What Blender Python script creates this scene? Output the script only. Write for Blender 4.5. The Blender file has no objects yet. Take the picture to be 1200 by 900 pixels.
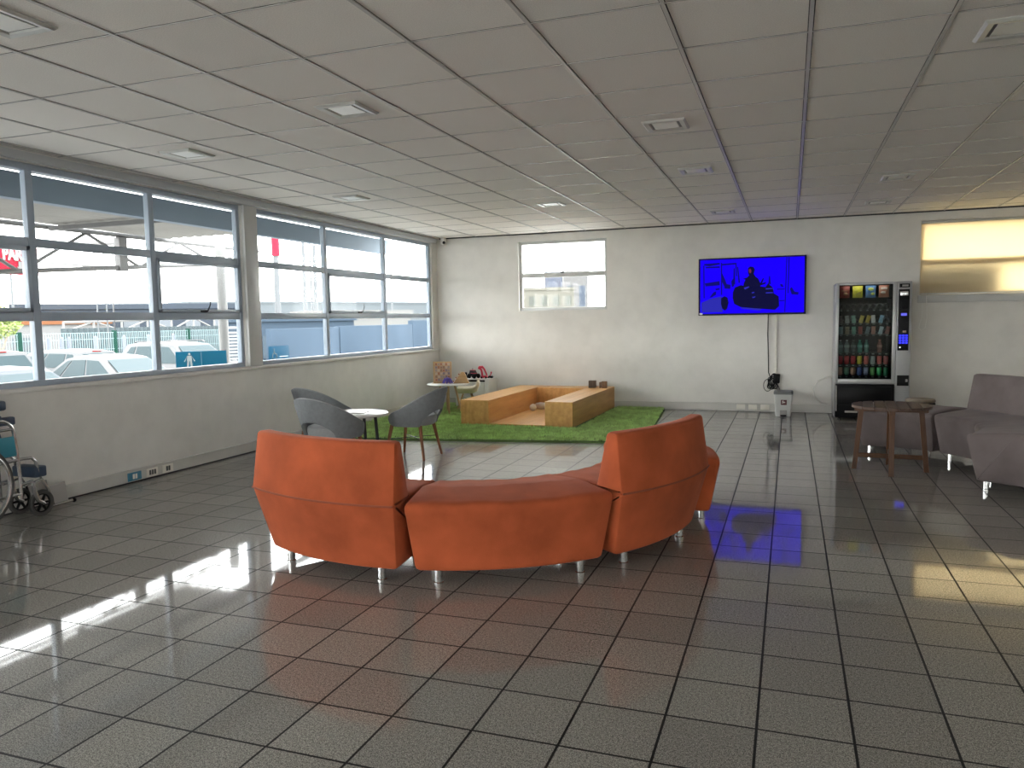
import bpy, bmesh, math, random
import numpy as np
from mathutils import Vector, Matrix
random.seed(7)
SC = bpy.context.scene
COL = SC.collection
PI = math.pi
R = math.radians

# ------------------------------------------------------------------ camera
cam_d = bpy.data.cameras.new('camera')
cam = bpy.data.objects.new('camera', cam_d)
COL.objects.link(cam)
yaw, pitch, roll = R(19.807), R(4.762), R(-0.974)
cy, sy, cp, sp = math.cos(yaw), math.sin(yaw), math.cos(pitch), math.sin(pitch)
fw = Vector((-sy*cp, cy*cp, -sp))
rt = Vector((cy, sy, 0))
up = rt.cross(fw)
r2 = math.cos(roll)*rt + math.sin(roll)*up
u2 = -math.sin(roll)*rt + math.cos(roll)*up
m = Matrix.Identity(4)
for i in range(3):
    m[i][0], m[i][1], m[i][2] = r2[i], u2[i], -fw[i]
m.translation = (0, 0, 1.37)
cam.matrix_world = m
cam_d.sensor_fit = 'HORIZONTAL'
cam_d.sensor_width = 36
cam_d.lens = 36*905.9/1200
cam_d.clip_start = 0.05
cam_d.clip_end = 600
SC.camera = cam

# ------------------------------------------------------------------ world and exposure
world = bpy.data.worlds.new('world')
SC.world = world
world.use_nodes = True
wn = world.node_tree
bg = wn.nodes['Background']
WORLD = 3.0
bg.inputs['Strength'].default_value = WORLD
tc = wn.nodes.new('ShaderNodeTexCoord')
sx = wn.nodes.new('ShaderNodeSeparateXYZ')
cr = wn.nodes.new('ShaderNodeValToRGB')
wn.links.new(tc.outputs['Generated'], sx.inputs[0])
wn.links.new(sx.outputs['Z'], cr.inputs[0])
wn.links.new(cr.outputs[0], bg.inputs['Color'])
cr.color_ramp.elements[0].position = 0.0
cr.color_ramp.elements[0].color = (1.0, 0.985, 0.96, 1)
cr.color_ramp.elements[1].position = 0.8
cr.color_ramp.elements[1].color = (0.92, 0.94, 0.97, 1)
SC.view_settings.view_transform = 'Standard'
SC.view_settings.look = 'None'
SC.view_settings.exposure = 2.42
SC.view_settings.gamma = 1.0
SC.view_settings.use_curve_mapping = False
SC.cycles.use_denoising = True
SC.cycles.max_bounces = 10
SC.cycles.diffuse_bounces = 6
SC.cycles.transparent_max_bounces = 16
SC.cycles.sample_clamp_indirect = 8.0

# ------------------------------------------------------------------ materials
def mat(name, color, rough=0.6, metal=0.0, spec=0.5, sheen=0.0, noise=0.0, nscale=8.0, bump=0.0, bscale=120.0, emit=None, estr=1.0, coat=0.0):
    mt = bpy.data.materials.new(name)
    mt.use_nodes = True
    nt = mt.node_tree
    b = nt.nodes['Principled BSDF']
    c = (*color, 1)
    b.inputs['Base Color'].default_value = c
    b.inputs['Roughness'].default_value = rough
    b.inputs['Metallic'].default_value = metal
    b.inputs['Specular IOR Level'].default_value = spec
    b.inputs['Coat Weight'].default_value = coat
    if sheen:
        b.inputs['Sheen Weight'].default_value = sheen
        b.inputs['Sheen Roughness'].default_value = 0.45
        b.inputs['Sheen Tint'].default_value = (min(1, color[0]*1.6+.2), min(1, color[1]*1.6+.2), min(1, color[2]*1.6+.2), 1)
    tcn = nt.nodes.new('ShaderNodeTexCoord')
    if noise:
        n = nt.nodes.new('ShaderNodeTexNoise')
        n.inputs['Scale'].default_value = nscale
        n.inputs['Detail'].default_value = 5
        nt.links.new(tcn.outputs['Object'], n.inputs['Vector'])
        rp = nt.nodes.new('ShaderNodeValToRGB')
        rp.color_ramp.elements[0].position = 0.3
        rp.color_ramp.elements[1].position = 0.7
        rp.color_ramp.elements[0].color = (*[x*(1-noise) for x in color], 1)
        rp.color_ramp.elements[1].color = (*[min(1, x*(1+noise)) for x in color], 1)
        nt.links.new(n.outputs['Fac'], rp.inputs[0])
        nt.links.new(rp.outputs[0], b.inputs['Base Color'])
    if bump:
        n2 = nt.nodes.new('ShaderNodeTexNoise')
        n2.inputs['Scale'].default_value = bscale
        nt.links.new(tcn.outputs['Object'], n2.inputs['Vector'])
        bp = nt.nodes.new('ShaderNodeBump')
        bp.inputs['Strength'].default_value = bump
        bp.inputs['Distance'].default_value = 0.01
        nt.links.new(n2.outputs['Fac'], bp.inputs['Height'])
        nt.links.new(bp.outputs[0], b.inputs['Normal'])
    if emit:
        b.inputs['Emission Color'].default_value = (*emit, 1)
        b.inputs['Emission Strength'].default_value = estr
    return mt

class NT:
    """small node helper for the larger procedural materials"""
    def __init__(s, mt):
        s.nt = mt.node_tree
        s.b = s.nt.nodes['Principled BSDF']
        s.tc = s.nt.nodes.new('ShaderNodeTexCoord')
    def math(s, op, a, b=None, c=None):
        n = s.nt.nodes.new('ShaderNodeMath')
        n.operation = op
        for i, v in enumerate((a, b, c)):
            if v is None: continue
            if isinstance(v, (int, float)): n.inputs[i].default_value = v
            else: s.nt.links.new(v, n.inputs[i])
        return n.outputs[0]
    def sep(s, v):
        n = s.nt.nodes.new('ShaderNodeSeparateXYZ')
        s.nt.links.new(v, n.inputs[0])
        return n.outputs
    def comb(s, x, y, z):
        n = s.nt.nodes.new('ShaderNodeCombineXYZ')
        for i, v in enumerate((x, y, z)):
            if isinstance(v, (int, float)): n.inputs[i].default_value = v
            else: s.nt.links.new(v, n.inputs[i])
        return n.outputs[0]
    def noise(s, v, scale, detail=3, rough=0.5):
        n = s.nt.nodes.new('ShaderNodeTexNoise')
        n.inputs['Scale'].default_value = scale
        n.inputs['Detail'].default_value = detail
        n.inputs['Roughness'].default_value = rough
        s.nt.links.new(v, n.inputs['Vector'])
        return n.outputs['Fac']
    def ramp(s, f, stops):
        n = s.nt.nodes.new('ShaderNodeValToRGB')
        e = n.color_ramp.elements
        while len(e) < len(stops): e.new(0.5)
        for k, (p, c) in enumerate(stops):
            e[k].position = p
            e[k].color = (*c, 1) if not isinstance(c, (int, float)) else (c, c, c, 1)
        s.nt.links.new(f, n.inputs[0])
        return n.outputs[0]
    def mix(s, f, a, b, mode='MIX'):
        n = s.nt.nodes.new('ShaderNodeMix')
        n.data_type = 'RGBA'
        n.blend_type = mode
        for i, v in ((0, f), (6, a), (7, b)):
            if isinstance(v, (int, float)): n.inputs[i].default_value = v
            elif isinstance(v, tuple): n.inputs[i].default_value = (*v, 1)
            else: s.nt.links.new(v, n.inputs[i])
        return n.outputs[2]
    def bump(s, h, strength, dist=0.01):
        n = s.nt.nodes.new('ShaderNodeBump')
        n.inputs['Strength'].default_value = strength
        n.inputs['Distance'].default_value = dist
        s.nt.links.new(h, n.inputs['Height'])
        s.nt.links.new(n.outputs[0], s.b.inputs['Normal'])
    def set(s, name, v):
        if isinstance(v, (int, float)): s.b.inputs[name].default_value = v
        else: s.nt.links.new(v, s.b.inputs[name])

def make_floor_mat():
    mt = mat('polished granite tiles', (.2, .2, .19), 0.06)
    n = NT(mt)
    o = n.tc.outputs['Object']
    X, Y, Z = n.sep(o)
    fx = n.math('DIVIDE', n.math('ADD', X, 0.9886), 0.29984)
    fy = n.math('DIVIDE', n.math('SUBTRACT', Y, 3.487), 0.29984)
    dx = n.math('ABSOLUTE', n.math('SUBTRACT', n.math('FRACT', fx), 0.5))
    dy = n.math('ABSOLUTE', n.math('SUBTRACT', n.math('FRACT', fy), 0.5))
    d = n.math('MAXIMUM', dx, dy)
    grout = n.math('GREATER_THAN', d, 0.4850)
    cell = n.comb(n.math('FLOOR', fx), n.math('FLOOR', fy), 0)
    wn_ = n.nt.nodes.new('ShaderNodeTexWhiteNoise')
    n.nt.links.new(cell, wn_.inputs['Vector'])
    tv = wn_.outputs['Value']
    sp = n.noise(o, 260, 2, 0.7)
    sp2 = n.noise(o, 95, 2, 0.6)
    c1 = n.ramp(sp, [(.40, (.055, .053, .049)), (.5, (.21, .202, .188)), (.60, (.54, .52, .48))])
    c2 = n.ramp(sp2, [(.40, (.11, .106, .098)), (.60, (.34, .33, .305))])
    c = n.mix(0.4, c1, c2)
    tint = n.ramp(tv, [(0, (.88, .865, .85)), (1, (1.08, 1.07, 1.04))])
    c = n.mix(1.0, c, tint, 'MULTIPLY')
    c = n.mix(grout, c, (.010, .0095, .009))
    n.set('Base Color', c)
    n.set('Roughness', n.math('ADD', 0.045, n.math('MULTIPLY', grout, 0.5)))
    n.set('Specular IOR Level', n.math('MULTIPLY', n.math('SUBTRACT', 1.0, n.math('MULTIPLY', grout, .8)), 0.52))
    n.set('Coat Weight', n.math('MULTIPLY', n.math('SUBTRACT', 1.0, grout), 0.16))
    n.set('Coat Roughness', 0.33)
    lowf = n.noise(o, 2.2, 2, 0.5)
    h = n.math('SUBTRACT', n.math('MULTIPLY', lowf, 0.12), n.math('MULTIPLY', grout, 0.06))
    n.bump(h, 0.02, 0.01)
    return mt

def make_ceiling_mat():
    mt = mat('mineral fibre ceiling tiles', (.6, .58, .55), 0.85, spec=0.2)
    n = NT(mt)
    o = n.tc.outputs['Object']
    X, Y, Z = n.sep(o)
    fx = n.math('DIVIDE', n.math('ADD', X, 1.727), 0.6)
    fy = n.math('DIVIDE', n.math('SUBTRACT', Y, 3.4325), 0.6)
    dx = n.math('ABSOLUTE', n.math('SUBTRACT', n.math('FRACT', fx), 0.5))
    dy = n.math('ABSOLUTE', n.math('SUBTRACT', n.math('FRACT', fy), 0.5))
    gap = n.math('MAXIMUM', n.math('GREATER_THAN', dx, 0.4775), n.math('GREATER_THAN', dy, 0.4845))  # dark lines paint the shadow gap beside the grid bars
    cell = n.comb(n.math('FLOOR', fx), n.math('FLOOR', fy), 3)
    wn_ = n.nt.nodes.new('ShaderNodeTexWhiteNoise')
    n.nt.links.new(cell, wn_.inputs['Vector'])
    c = n.ramp(wn_.outputs['Value'], [(0, (.82, .79, .745)), (1, (.88, .85, .80))])
    fine = n.noise(o, 180, 2, 0.6)
    c = n.mix(1.0, c, n.ramp(fine, [(.3, .88), (.7, 1.06)]), 'MULTIPLY')
    c = n.mix(gap, c, (.05, .048, .045))
    n.set('Base Color', c)
    n.bump(fine, 0.15, 0.003)
    return mt

def make_wall_mat(name, base, stain=0.10):
    mt = mat(name, base, 0.75, spec=0.3)
    n = NT(mt)
    o = n.tc.outputs['Object']
    a = n.noise(o, 0.9, 4, 0.6)
    bq = n.noise(o, 5.0, 5, 0.6)
    c = n.ramp(a, [(.35, tuple(x*(1-stain) for x in base)), (.65, base)])
    c = n.mix(1.0, c, n.ramp(bq, [(.3, 1-stain*.6), (.6, 1.0)]), 'MULTIPLY')
    n.set('Base Color', c)
    n.bump(n.noise(o, 60, 3), 0.12, 0.004)
    return mt

def make_wood(name, dark, light, axis='Y', scale=3.0, rough=0.45, wide=9.0):
    mt = mat(name, light, rough, spec=.2)
    n = NT(mt)
    o = n.tc.outputs['Object']
    mp = n.nt.nodes.new('ShaderNodeMapping')
    s = [wide, wide, wide]
    s['XYZ'.index(axis)] = wide*0.12
    mp.inputs['Scale'].default_value = s
    n.nt.links.new(o, mp.inputs[0])
    f = n.noise(mp.outputs[0], scale, 6, 0.65)
    w = n.nt.nodes.new('ShaderNodeTexWave')
    w.inputs['Scale'].default_value = 0.9
    w.inputs['Distortion'].default_value = 9
    w.inputs['Detail'].default_value = 3
    n.nt.links.new(mp.outputs[0], w.inputs[0])
    c1 = n.ramp(f, [(.3, dark), (.7, light)])
    c2 = n.ramp(w.outputs['Fac'], [(0, tuple((a+b)/2 for a, b in zip(dark, light))), (1, light)])
    n.set('Base Color', n.mix(0.3, c1, c2))
    return mt

def make_glass(name='window glass', tint=(.97, .985, .98), refl=0.008):
    mt = bpy.data.materials.new(name)
    mt.use_nodes = True
    nt = mt.node_tree
    nt.nodes.remove(nt.nodes['Principled BSDF'])
    out = nt.nodes['Material Output']
    t = nt.nodes.new('ShaderNodeBsdfTransparent')
    t.inputs[0].default_value = (*tint, 1)
    g = nt.nodes.new('ShaderNodeBsdfGlossy')
    g.inputs['Roughness'].default_value = 0.02
    mx = nt.nodes.new('ShaderNodeMixShader')
    mx.inputs[0].default_value = refl
    nt.links.new(t.outputs[0], mx.inputs[1])
    nt.links.new(g.outputs[0], mx.inputs[2])
    nt.links.new(mx.outputs[0], out.inputs[0])
    return mt

def make_blind(name, col):
    mt = bpy.data.materials.new(name)
    mt.use_nodes = True
    nt = mt.node_tree
    nt.nodes.remove(nt.nodes['Principled BSDF'])
    out = nt.nodes['Material Output']
    d = nt.nodes.new('ShaderNodeBsdfDiffuse')
    t = nt.nodes.new('ShaderNodeBsdfTranslucent')
    for q in (d, t): q.inputs[0].default_value = (*col, 1)
    mx = nt.nodes.new('ShaderNodeMixShader')
    mx.inputs[0].default_value = 0.6
    nt.links.new(d.outputs[0], mx.inputs[1])
    nt.links.new(t.outputs[0], mx.inputs[2])
    nt.links.new(mx.outputs[0], out.inputs[0])
    return mt

FLOOR = make_floor_mat()
CEIL = make_ceiling_mat()
WALL = make_wall_mat('painted wall', (.68, .665, .63))
SKIRT = mat('painted skirting', (.52, .51, .48), 0.5, noise=.06, nscale=3)
TBAR = mat('ceiling grid paint', (.52, .50, .48), 0.35)
FRAME = mat('grey blue window paint', (.34, .40, .475), 0.4, noise=.05, nscale=4)
FRAMEG = mat('grey window paint', (.47, .475, .465), 0.4, noise=.05, nscale=4)
GLASS = make_glass()
CABGLASS = make_glass('vending glass', (.74, .77, .76), 0.012)
STEEL = mat('brushed steel', (.62, .62, .62), 0.25, 1.0)
CHROME = mat('chrome', (.75, .75, .75), 0.12, 1.0)
BLACK = mat('black plastic', (.006, .006, .0065), 0.45, spec=.12)
BLACKM = mat('black metal', (.02, .021, .024), 0.4, 0.3)
WHITE = mat('white plastic', (.72, .72, .69), 0.4)
LAMPW = mat('lamp reflector white', (.85, .85, .80), 0.3)
ORANGE = mat('orange microsuede', (.33, .072, .0265), 0.85, spec=.1, sheen=.25, noise=.24, nscale=4, bump=.15, bscale=260)
GREYF = mat('taupe microsuede', (.118, .097, .096), 0.85, spec=.1, sheen=.3, noise=.2, nscale=4, bump=.15, bscale=260)
CHAIRF = mat('grey chair fabric', (.185, .195, .205), 0.9, spec=.1, sheen=.25, noise=.08, nscale=30, bump=.2, bscale=300)
CHAIRS_ = mat('light grey seat fabric', (.27, .275, .28), 0.9, spec=.1, sheen=.25, noise=.06, nscale=30)
WALNUT = make_wood('walnut legs', (.13, .05, .025), (.30, .13, .065), 'Z')
BEECH = make_wood('beech legs', (.40, .25, .12), (.62, .43, .24), 'Z')
PLY = make_wood('pine plywood', (.44, .215, .07), (.71, .41, .155), 'Y', 2.2, 0.35, 5.0)
TEAK = make_wood('teak table', (.028, .010, .0035), (.085, .034, .011), 'Z', 3, .4)
TEAKT = make_wood('weathered slat', (.045, .026, .02), (.10, .064, .05), 'Y', 3, .45)
GRASSB = mat('turf backing', (.10, .17, .05), 0.95)
GRASS = mat('turf blades', (.45, .63, .23), 0.7, noise=.35, nscale=9)
VEND = mat('vending grey paint', (.27, .27, .27), 0.35)
VENDD = mat('vending dark', (.006, .006, .007), 0.45, spec=.1)
TEAL = mat('teal vinyl', (.03, .22, .30), 0.45)
NAVY = mat('dark blue vinyl', (.03, .05, .085), 0.5)
GREYP = mat('grey plastic', (.30, .29, .28), 0.45)
RUBBER = mat('rubber', (.05, .048, .046), 0.7)

# ------------------------------------------------------------------ mesh helpers
class MB:
    def __init__(s): s.bm = bmesh.new()
    def box(s, x0, x1, y0, y1, z0, z1, bev=0.0, seg=2, M=None):
        bm = s.bm
        vs = [bm.verts.new((x, y, z)) for z in (z0, z1) for y in (y0, y1) for x in (x0, x1)]
        if M is not None:
            for v in vs: v.co = M @ v.co
        F = [(0, 2, 3, 1), (4, 5, 7, 6), (0, 1, 5, 4), (2, 6, 7, 3), (0, 4, 6, 2), (1, 3, 7, 5)]
        fs = [bm.faces.new([vs[i] for i in f]) for f in F]
        if bev > 0:
            es = list({e for f in fs for e in f.edges})
            bmesh.ops.bevel(bm, geom=es, offset=bev, segments=seg, affect='EDGES', profile=0.5)
        return s
    def tube(s, pts, r, n=8, cap=True, closed=False):
        bm = s.bm
        P = [Vector(p) for p in pts]
        N = len(P)
        rs = r if isinstance(r, (list, tuple)) else [r]*N
        prev = None
        rings = []
        for i in range(N):
            if closed: t = (P[(i+1) % N] - P[i-1])
            else: t = P[min(i+1, N-1)] - P[max(i-1, 0)]
            t.normalize()
            if prev is None:
                a = Vector((0, 0, 1)) if abs(t.z) < .9 else Vector((1, 0, 0))
                u = t.cross(a).normalized()
            else:
                u = (prev - t*prev.dot(t)).normalized()
            prev = u
            w = t.cross(u)
            rings.append([bm.verts.new(P[i] + rs[i]*(math.cos(2*PI*k/n)*u + math.sin(2*PI*k/n)*w)) for k in range(n)])
        for i in range(N if closed else N-1):
            A, B = rings[i], rings[(i+1) % N]
            for k in range(n):
                bm.faces.new((A[k], A[(k+1) % n], B[(k+1) % n], B[k]))
        if cap and not closed:
            bm.faces.new(rings[0][::-1])
            bm.faces.new(rings[-1])
        return s
    def lathe(s, prof, n=24, c=(0, 0, 0), M=None):
        bm = s.bm
        rings = []
        for (r, z) in prof:
            if r < 1e-5:
                rings.append([bm.verts.new((c[0], c[1], c[2]+z))])
            else:
                rings.append([bm.verts.new((c[0]+r*math.cos(2*PI*k/n), c[1]+r*math.sin(2*PI*k/n), c[2]+z)) for k in range(n)])
        if M is not None:
            for rg in rings:
                for v in rg: v.co = M @ v.co
        for A, B in zip(rings[:-1], rings[1:]):
            for k in range(n):
                a0, a1 = A[k % len(A)], A[(k+1) % n % len(A)]
                b0, b1 = B[k % len(B)], B[(k+1) % n % len(B)]
                f = []
                for v in (a0, a1, b1, b0):
                    if v not in f: f.append(v)
                if len(f) > 2: bm.faces.new(f)
        if len(rings[0]) > 1: bm.faces.new(rings[0][::-1])
        if len(rings[-1]) > 1: bm.faces.new(rings[-1])
        return s
    def loft(s, rings, cap=True, closed=True):
        bm = s.bm
        V = [[bm.verts.new(p) for p in rg] for rg in rings]
        n = len(V[0])
        for A, B in zip(V[:-1], V[1:]):
            for k in range(n if closed else n-1):
                bm.faces.new((A[k], A[(k+1) % n], B[(k+1) % n], B[k]))
        if cap:
            bm.faces.new(V[0][::-1])
            bm.faces.new(V[-1])
        return s
    def poly(s, pts):
        s.bm.faces.new([s.bm.verts.new(p) for p in pts])
        return s
    def prism(s, pts, d):
        """planar polygon pushed along the vector d"""
        d = Vector(d)
        a = [s.bm.verts.new(p) for p in pts]
        b = [s.bm.verts.new(Vector(p)+d) for p in pts]
        n = len(a)
        s.bm.faces.new(a)
        s.bm.faces.new(b[::-1])
        for k in range(n):
            s.bm.faces.new((a[k], b[k], b[(k+1) % n], a[(k+1) % n]))
        return s
    def sphere(s, c, r, n=16, m_=10, sc=(1, 1, 1)):
        prof = [(r*math.sin(PI*k/m_), -r*math.cos(PI*k/m_)) for k in range(m_+1)]
        prof[0] = (0, -r); prof[-1] = (0, r)
        M = Matrix.Translation(c) @ Matrix.Diagonal((*sc, 1))
        return s.lathe(prof, n, M=M)
    def build(s, name, material, parent=None, smooth=True, angle=38):
        bm = s.bm
        bmesh.ops.recalc_face_normals(bm, faces=bm.faces[:])
        if smooth:
            ca = math.radians(angle)
            for f in bm.faces: f.smooth = True
            for e in bm.edges:
                if len(e.link_faces) == 2:
                    e.smooth = e.calc_face_angle(0) < ca
        me = bpy.data.meshes.new(name)
        bm.to_mesh(me)
        bm.free()
        for mm in (material if isinstance(material, (list, tuple)) else [material]):
            me.materials.append(mm)
        o = bpy.data.objects.new(name, me)
        COL.objects.link(o)
        if parent is not None: o.parent = parent
        return o

def tag(o, label, cat, group=None, kind=None):
    o['label'] = label
    o['category'] = cat
    if group: o['group'] = group
    if kind: o['kind'] = kind
    return o
def thing(name, label, cat, loc=(0, 0, 0), rz=0.0, group=None):
    o = bpy.data.objects.new(name, None)
    o.empty_display_size = 0.1
    COL.objects.link(o)
    o.location = loc
    o.rotation_euler = (0, 0, rz)
    return tag(o, label, cat, group)
def struct(o):
    o['kind'] = 'structure'
    return o
def sgroup(name):
    o = bpy.data.objects.new(name, None)
    COL.objects.link(o)
    return struct(o)
def dup(root, loc, rz, label, group=None):
    def cp(o, par):
        c = o.copy()
        COL.objects.link(c)
        c.parent = par
        for ch in list(o.children): cp(ch, c)
        return c
    r = cp(root, None)
    r.location = loc
    r.rotation_euler = (0, 0, rz)
    r['label'] = label
    if group: r['group'] = group
    return r

def round_poly(pts, rad, seg=4):
    """2-D closed polygon with rounded corners; rad may be a list"""
    out = []
    n = len(pts)
    for i in range(n):
        p0, p1, p2 = Vector(pts[i-1]), Vector(pts[i]), Vector(pts[(i+1) % n])
        r = rad[i] if isinstance(rad, (list, tuple)) else rad
        if r <= 0:
            out.append(tuple(p1)); continue
        a, b = (p0-p1), (p2-p1)
        la, lb = a.length, b.length
        a.normalize(); b.normalize()
        ang = a.angle(b)
        d = min(r/math.tan(ang/2), la*.48, lb*.48)
        A, B = p1+a*d, p1+b*d
        for k in range(seg+1):
            t = k/seg
            q = A*(1-t)**2 + p1*2*t*(1-t) + B*t*t
            out.append(tuple(q))
    return out
def inset_poly(pts, d):
    c = [Vector(p) for p in pts]
    n = len(c)
    area = sum(c[i].x*c[(i+1) % n].y - c[(i+1) % n].x*c[i].y for i in range(n))
    sgn = 1 if area > 0 else -1
    out = []
    for i in range(n):
        t = (c[(i+1) % n] - c[i-1])
        if t.length < 1e-9: out.append(tuple(c[i])); continue
        t.normalize()
        out.append(tuple(c[i] + sgn*d*Vector((-t.y, t.x))))
    return out

# ================================================================== room shell
LW, BW, H = -5.42, 11.55, 2.70
RWX, RY = 5.6, -8.0            # right wall and wall behind the camera
WT = 0.20
struct(MB().box(LW, RWX, RY, BW, -0.1, 0.0).build('floor', FLOOR, smooth=False))
struct(MB().box(LW-.0, RWX, RY, BW, H, H+0.06).build('ceiling', CEIL, smooth=False))
# ceiling grid bars
g = sgroup('trim_1')
mb = MB()
for i in range(-7, 14):
    x = -1.727+.6*i
    if LW+.02 < x < RWX-.02: mb.box(x-.009, x+.009, RY, BW, H-.006, H+.002)
mb.build('grid_bars', TBAR, g, smooth=False)
mb = MB()
for j in range(-20, 14):
    y = 3.4325+.6*j
    if RY+.02 < y < BW-.02: mb.box(LW, RWX, y-.004, y+.004, H-.003, H+.002)
mb.build('cross_bars', TBAR, g, smooth=False)

ZS, ZH = 0.92, 2.61            # left window sill and head
W1 = (-7.39, 6.77)  # stretch behind the camera is invented to admit more daylight
W2 = (6.99, 11.34)
mb = MB()
LT = .10
mb.box(LW-LT, LW, RY, BW+.2, -0.8, ZS)
mb.box(LW-LT, LW, RY, BW+.2, ZH, H+.1)
for a, b in ((RY, W1[0]), (W1[1], W2[0]), (W2[1], BW+.2)):
    mb.box(LW-LT, LW, a, b, ZS, ZH)
struct(mb.build('wall_left', WALL, smooth=False))
# pier between the two windows stands a little proud, and the lintel beam above
struct(MB().box(LW-.02, LW+.035, 6.775, 6.985, ZS, 2.612, .006).build('trim_2', FRAMEG))
struct(MB().box(LW-.01, LW+.04, RY, BW-.06, 2.616, 2.680, .004).build('trim_3', mat('lintel paint', (.46, .485, .50), .5)))
struct(MB().box(LW-.01, LW+.03, RY, BW-.02, ZS-.035, ZS-.002, .006).build('trim_4', WALL))
# back wall with two windows
BX0, BX1, BZ0, BZ1 = -4.02, -2.61, 1.50, 2.575
CX0, CX1, CZ0, CZ1 = 1.61, 4.6, 1.60, 2.575
mb = MB()
mb.box(LW, RWX+.2, BW, BW+WT, -0.8, BZ0)
mb.box(LW, RWX+.2, BW, BW+WT, BZ1, H+.1)
mb.box(LW, BX0, BW, BW+WT, BZ0, BZ1)
mb.box(BX1, CX0, BW, BW+WT, BZ0, BZ1)
mb.box(CX0, CX1, BW, BW+WT, BZ0, CZ0)
mb.box(CX1, RWX+.2, BW, BW+WT, BZ0, BZ1)
struct(mb.build('wall_back', WALL, smooth=False))
# unseen right and rear walls, with glazed openings invented to let in daylight
mb = MB()
OPR = (-7.4, -2.4, 0.9, 2.5)
mb.box(RWX, RWX+WT, RY-.2, BW, -0.8, OPR[2]); mb.box(RWX, RWX+WT, RY-.2, BW, OPR[3], H+.1)
mb.box(RWX, RWX+WT, RY-.2, OPR[0], OPR[2], OPR[3]); mb.box(RWX, RWX+WT, OPR[1], BW, OPR[2], OPR[3])
struct(mb.build('wall_right', WALL, smooth=False))
mb = MB()
OPF = [(-4.4, -0.6), (4.2, 5.4)]
FZ0, FZ1 = 0.05, 2.60
mb.box(LW-WT, RWX+WT, RY-WT, RY, FZ1, H+.1); mb.box(LW-WT, RWX+WT, RY-WT, RY, -.8, FZ0)
for a, b in ((LW-WT, OPF[0][0]), (OPF[0][1], OPF[1][0]), (OPF[1][1], RWX+WT)): mb.box(a, b, RY-WT, RY, FZ0, FZ1)
struct(mb.build('wall_front', WALL, smooth=False))
struct(MB().box(LW-WT, RWX+WT, RY-WT, BW+WT, H+.1, H+.3).build('trim_5', WALL, smooth=False))

def baseboard(name, x0, x1, y0, y1, nx, ny):
    mb = MB()
    mb.box(x0, x1, y0, y1, 0.014, 0.105)
    mb.box(x0-(.008 if nx < 0 else 0), x1+(.008 if nx > 0 else 0), y0-(.008 if ny < 0 else 0), y1, 0.105, 0.118, .003)
    return struct(mb.build(name, SKIRT))
baseboard('baseboard_left', LW, LW+.022, RY, BW-.02, 1, 0)
struct(MB().box(LW, LW+.012, RY, BW-.02, 0, .016).build('shade_strip_left', BLACKM, smooth=False))  # black strip standing in for the shade under the skirting
struct(MB().box(LW+.05, RWX, BW-.012, BW, 2.682, 2.6995).build('shade_strip_back', BLACKM, smooth=False))  # dark strip standing in for the shadow gap below the ceiling
baseboard('baseboard_back', LW+.02, RWX, BW-.022, BW, 0, -1)
baseboard('baseboard_right', RWX-.022, RWX, RY, BW-.02, -1, 0)

def win_left(name, y0, y1, mulls, sashes):
    """steel window in the left wall: frame, mullions, panes, opening sashes"""
    g = sgroup(name)
    xa, xb = LW-.085, LW-.03
    mb = MB()
    mb.box(xa, xb, y0, y1, ZH-.05, ZH, .004); mb.box(xa, xb, y0, y1, ZS, ZS+.045, .004)
    ys = [y0]+mulls+[y1]
    mb.box(xa, xb, y0, y0+.045, ZS+.045, ZH-.05, .004); mb.box(xa, xb, y1-.045, y1, ZS+.045, ZH-.05, .004)
    for y in mulls: mb.box(xa, xb, y-.031, y+.031, ZS+.045, ZH-.05, .004)
    mb.build('window_frame', FRAME, g)
    mb = MB()
    zt = (1.455, 2.02)
    for a, b in zip(ys[:-1], ys[1:]):
        a2 = a+(.045 if a == y0 else .031); b2 = b-(.045 if b == y1 else .031)
        for z in zt: mb.box(xa+.004, xb-.004, a2, b2, z-.034, z+.034, .004)
    mb.build('transom', FRAME, g)
    mb = MB()
    for k in sashes:
        a, b = ys[k]+.033, ys[k+1]-.035
        for q in ((a, a+.032, 1.489, 1.986), (b-.032, b, 1.489, 1.986), (a, b, 1.489, 1.521), (a, b, 1.954, 1.986)):
            mb.box(xa+.012, xb+.012, q[0], q[1], q[2], q[3], .003)
    mb.build('window_sash', FRAME, g)
    for k in sashes:
        c = (ys[k]+ys[k+1])/2
        MB().box(xb+.008, xb+.03, c-.04, c+.04, 1.492, 1.515, .004).tube([(xb+.026, c, 1.503), (xb+.05, c+.015, 1.505), (xb+.06, c+.045, 1.57), (xb+.055, c+.05, 1.60)], .006, 6).build('window_handle', BLACKM, g)
    zz = [(ZS+.045, 1.421), (1.489, 1.986), (2.054, ZH-.05)]
    mb = MB()
    for a, b in zip(ys[:-1], ys[1:]):
        for z0, z1 in zz:
            mb.box(LW-.06, LW-.056, a+.03, b-.03, z0-.002, z1+.002)
    mb.build('window_glass', GLASS, g, smooth=False)
win_left('window_1', W1[0], W1[1], [-6.21, -5.03, -3.85, -2.67, -1.49, -.31, .87, 2.05, 3.23, 4.39, 5.58], [1, 3, 5, 7, 9, 11])
win_left('window_2', W2[0], W2[1], [8.37, 9.86], [1])
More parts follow.
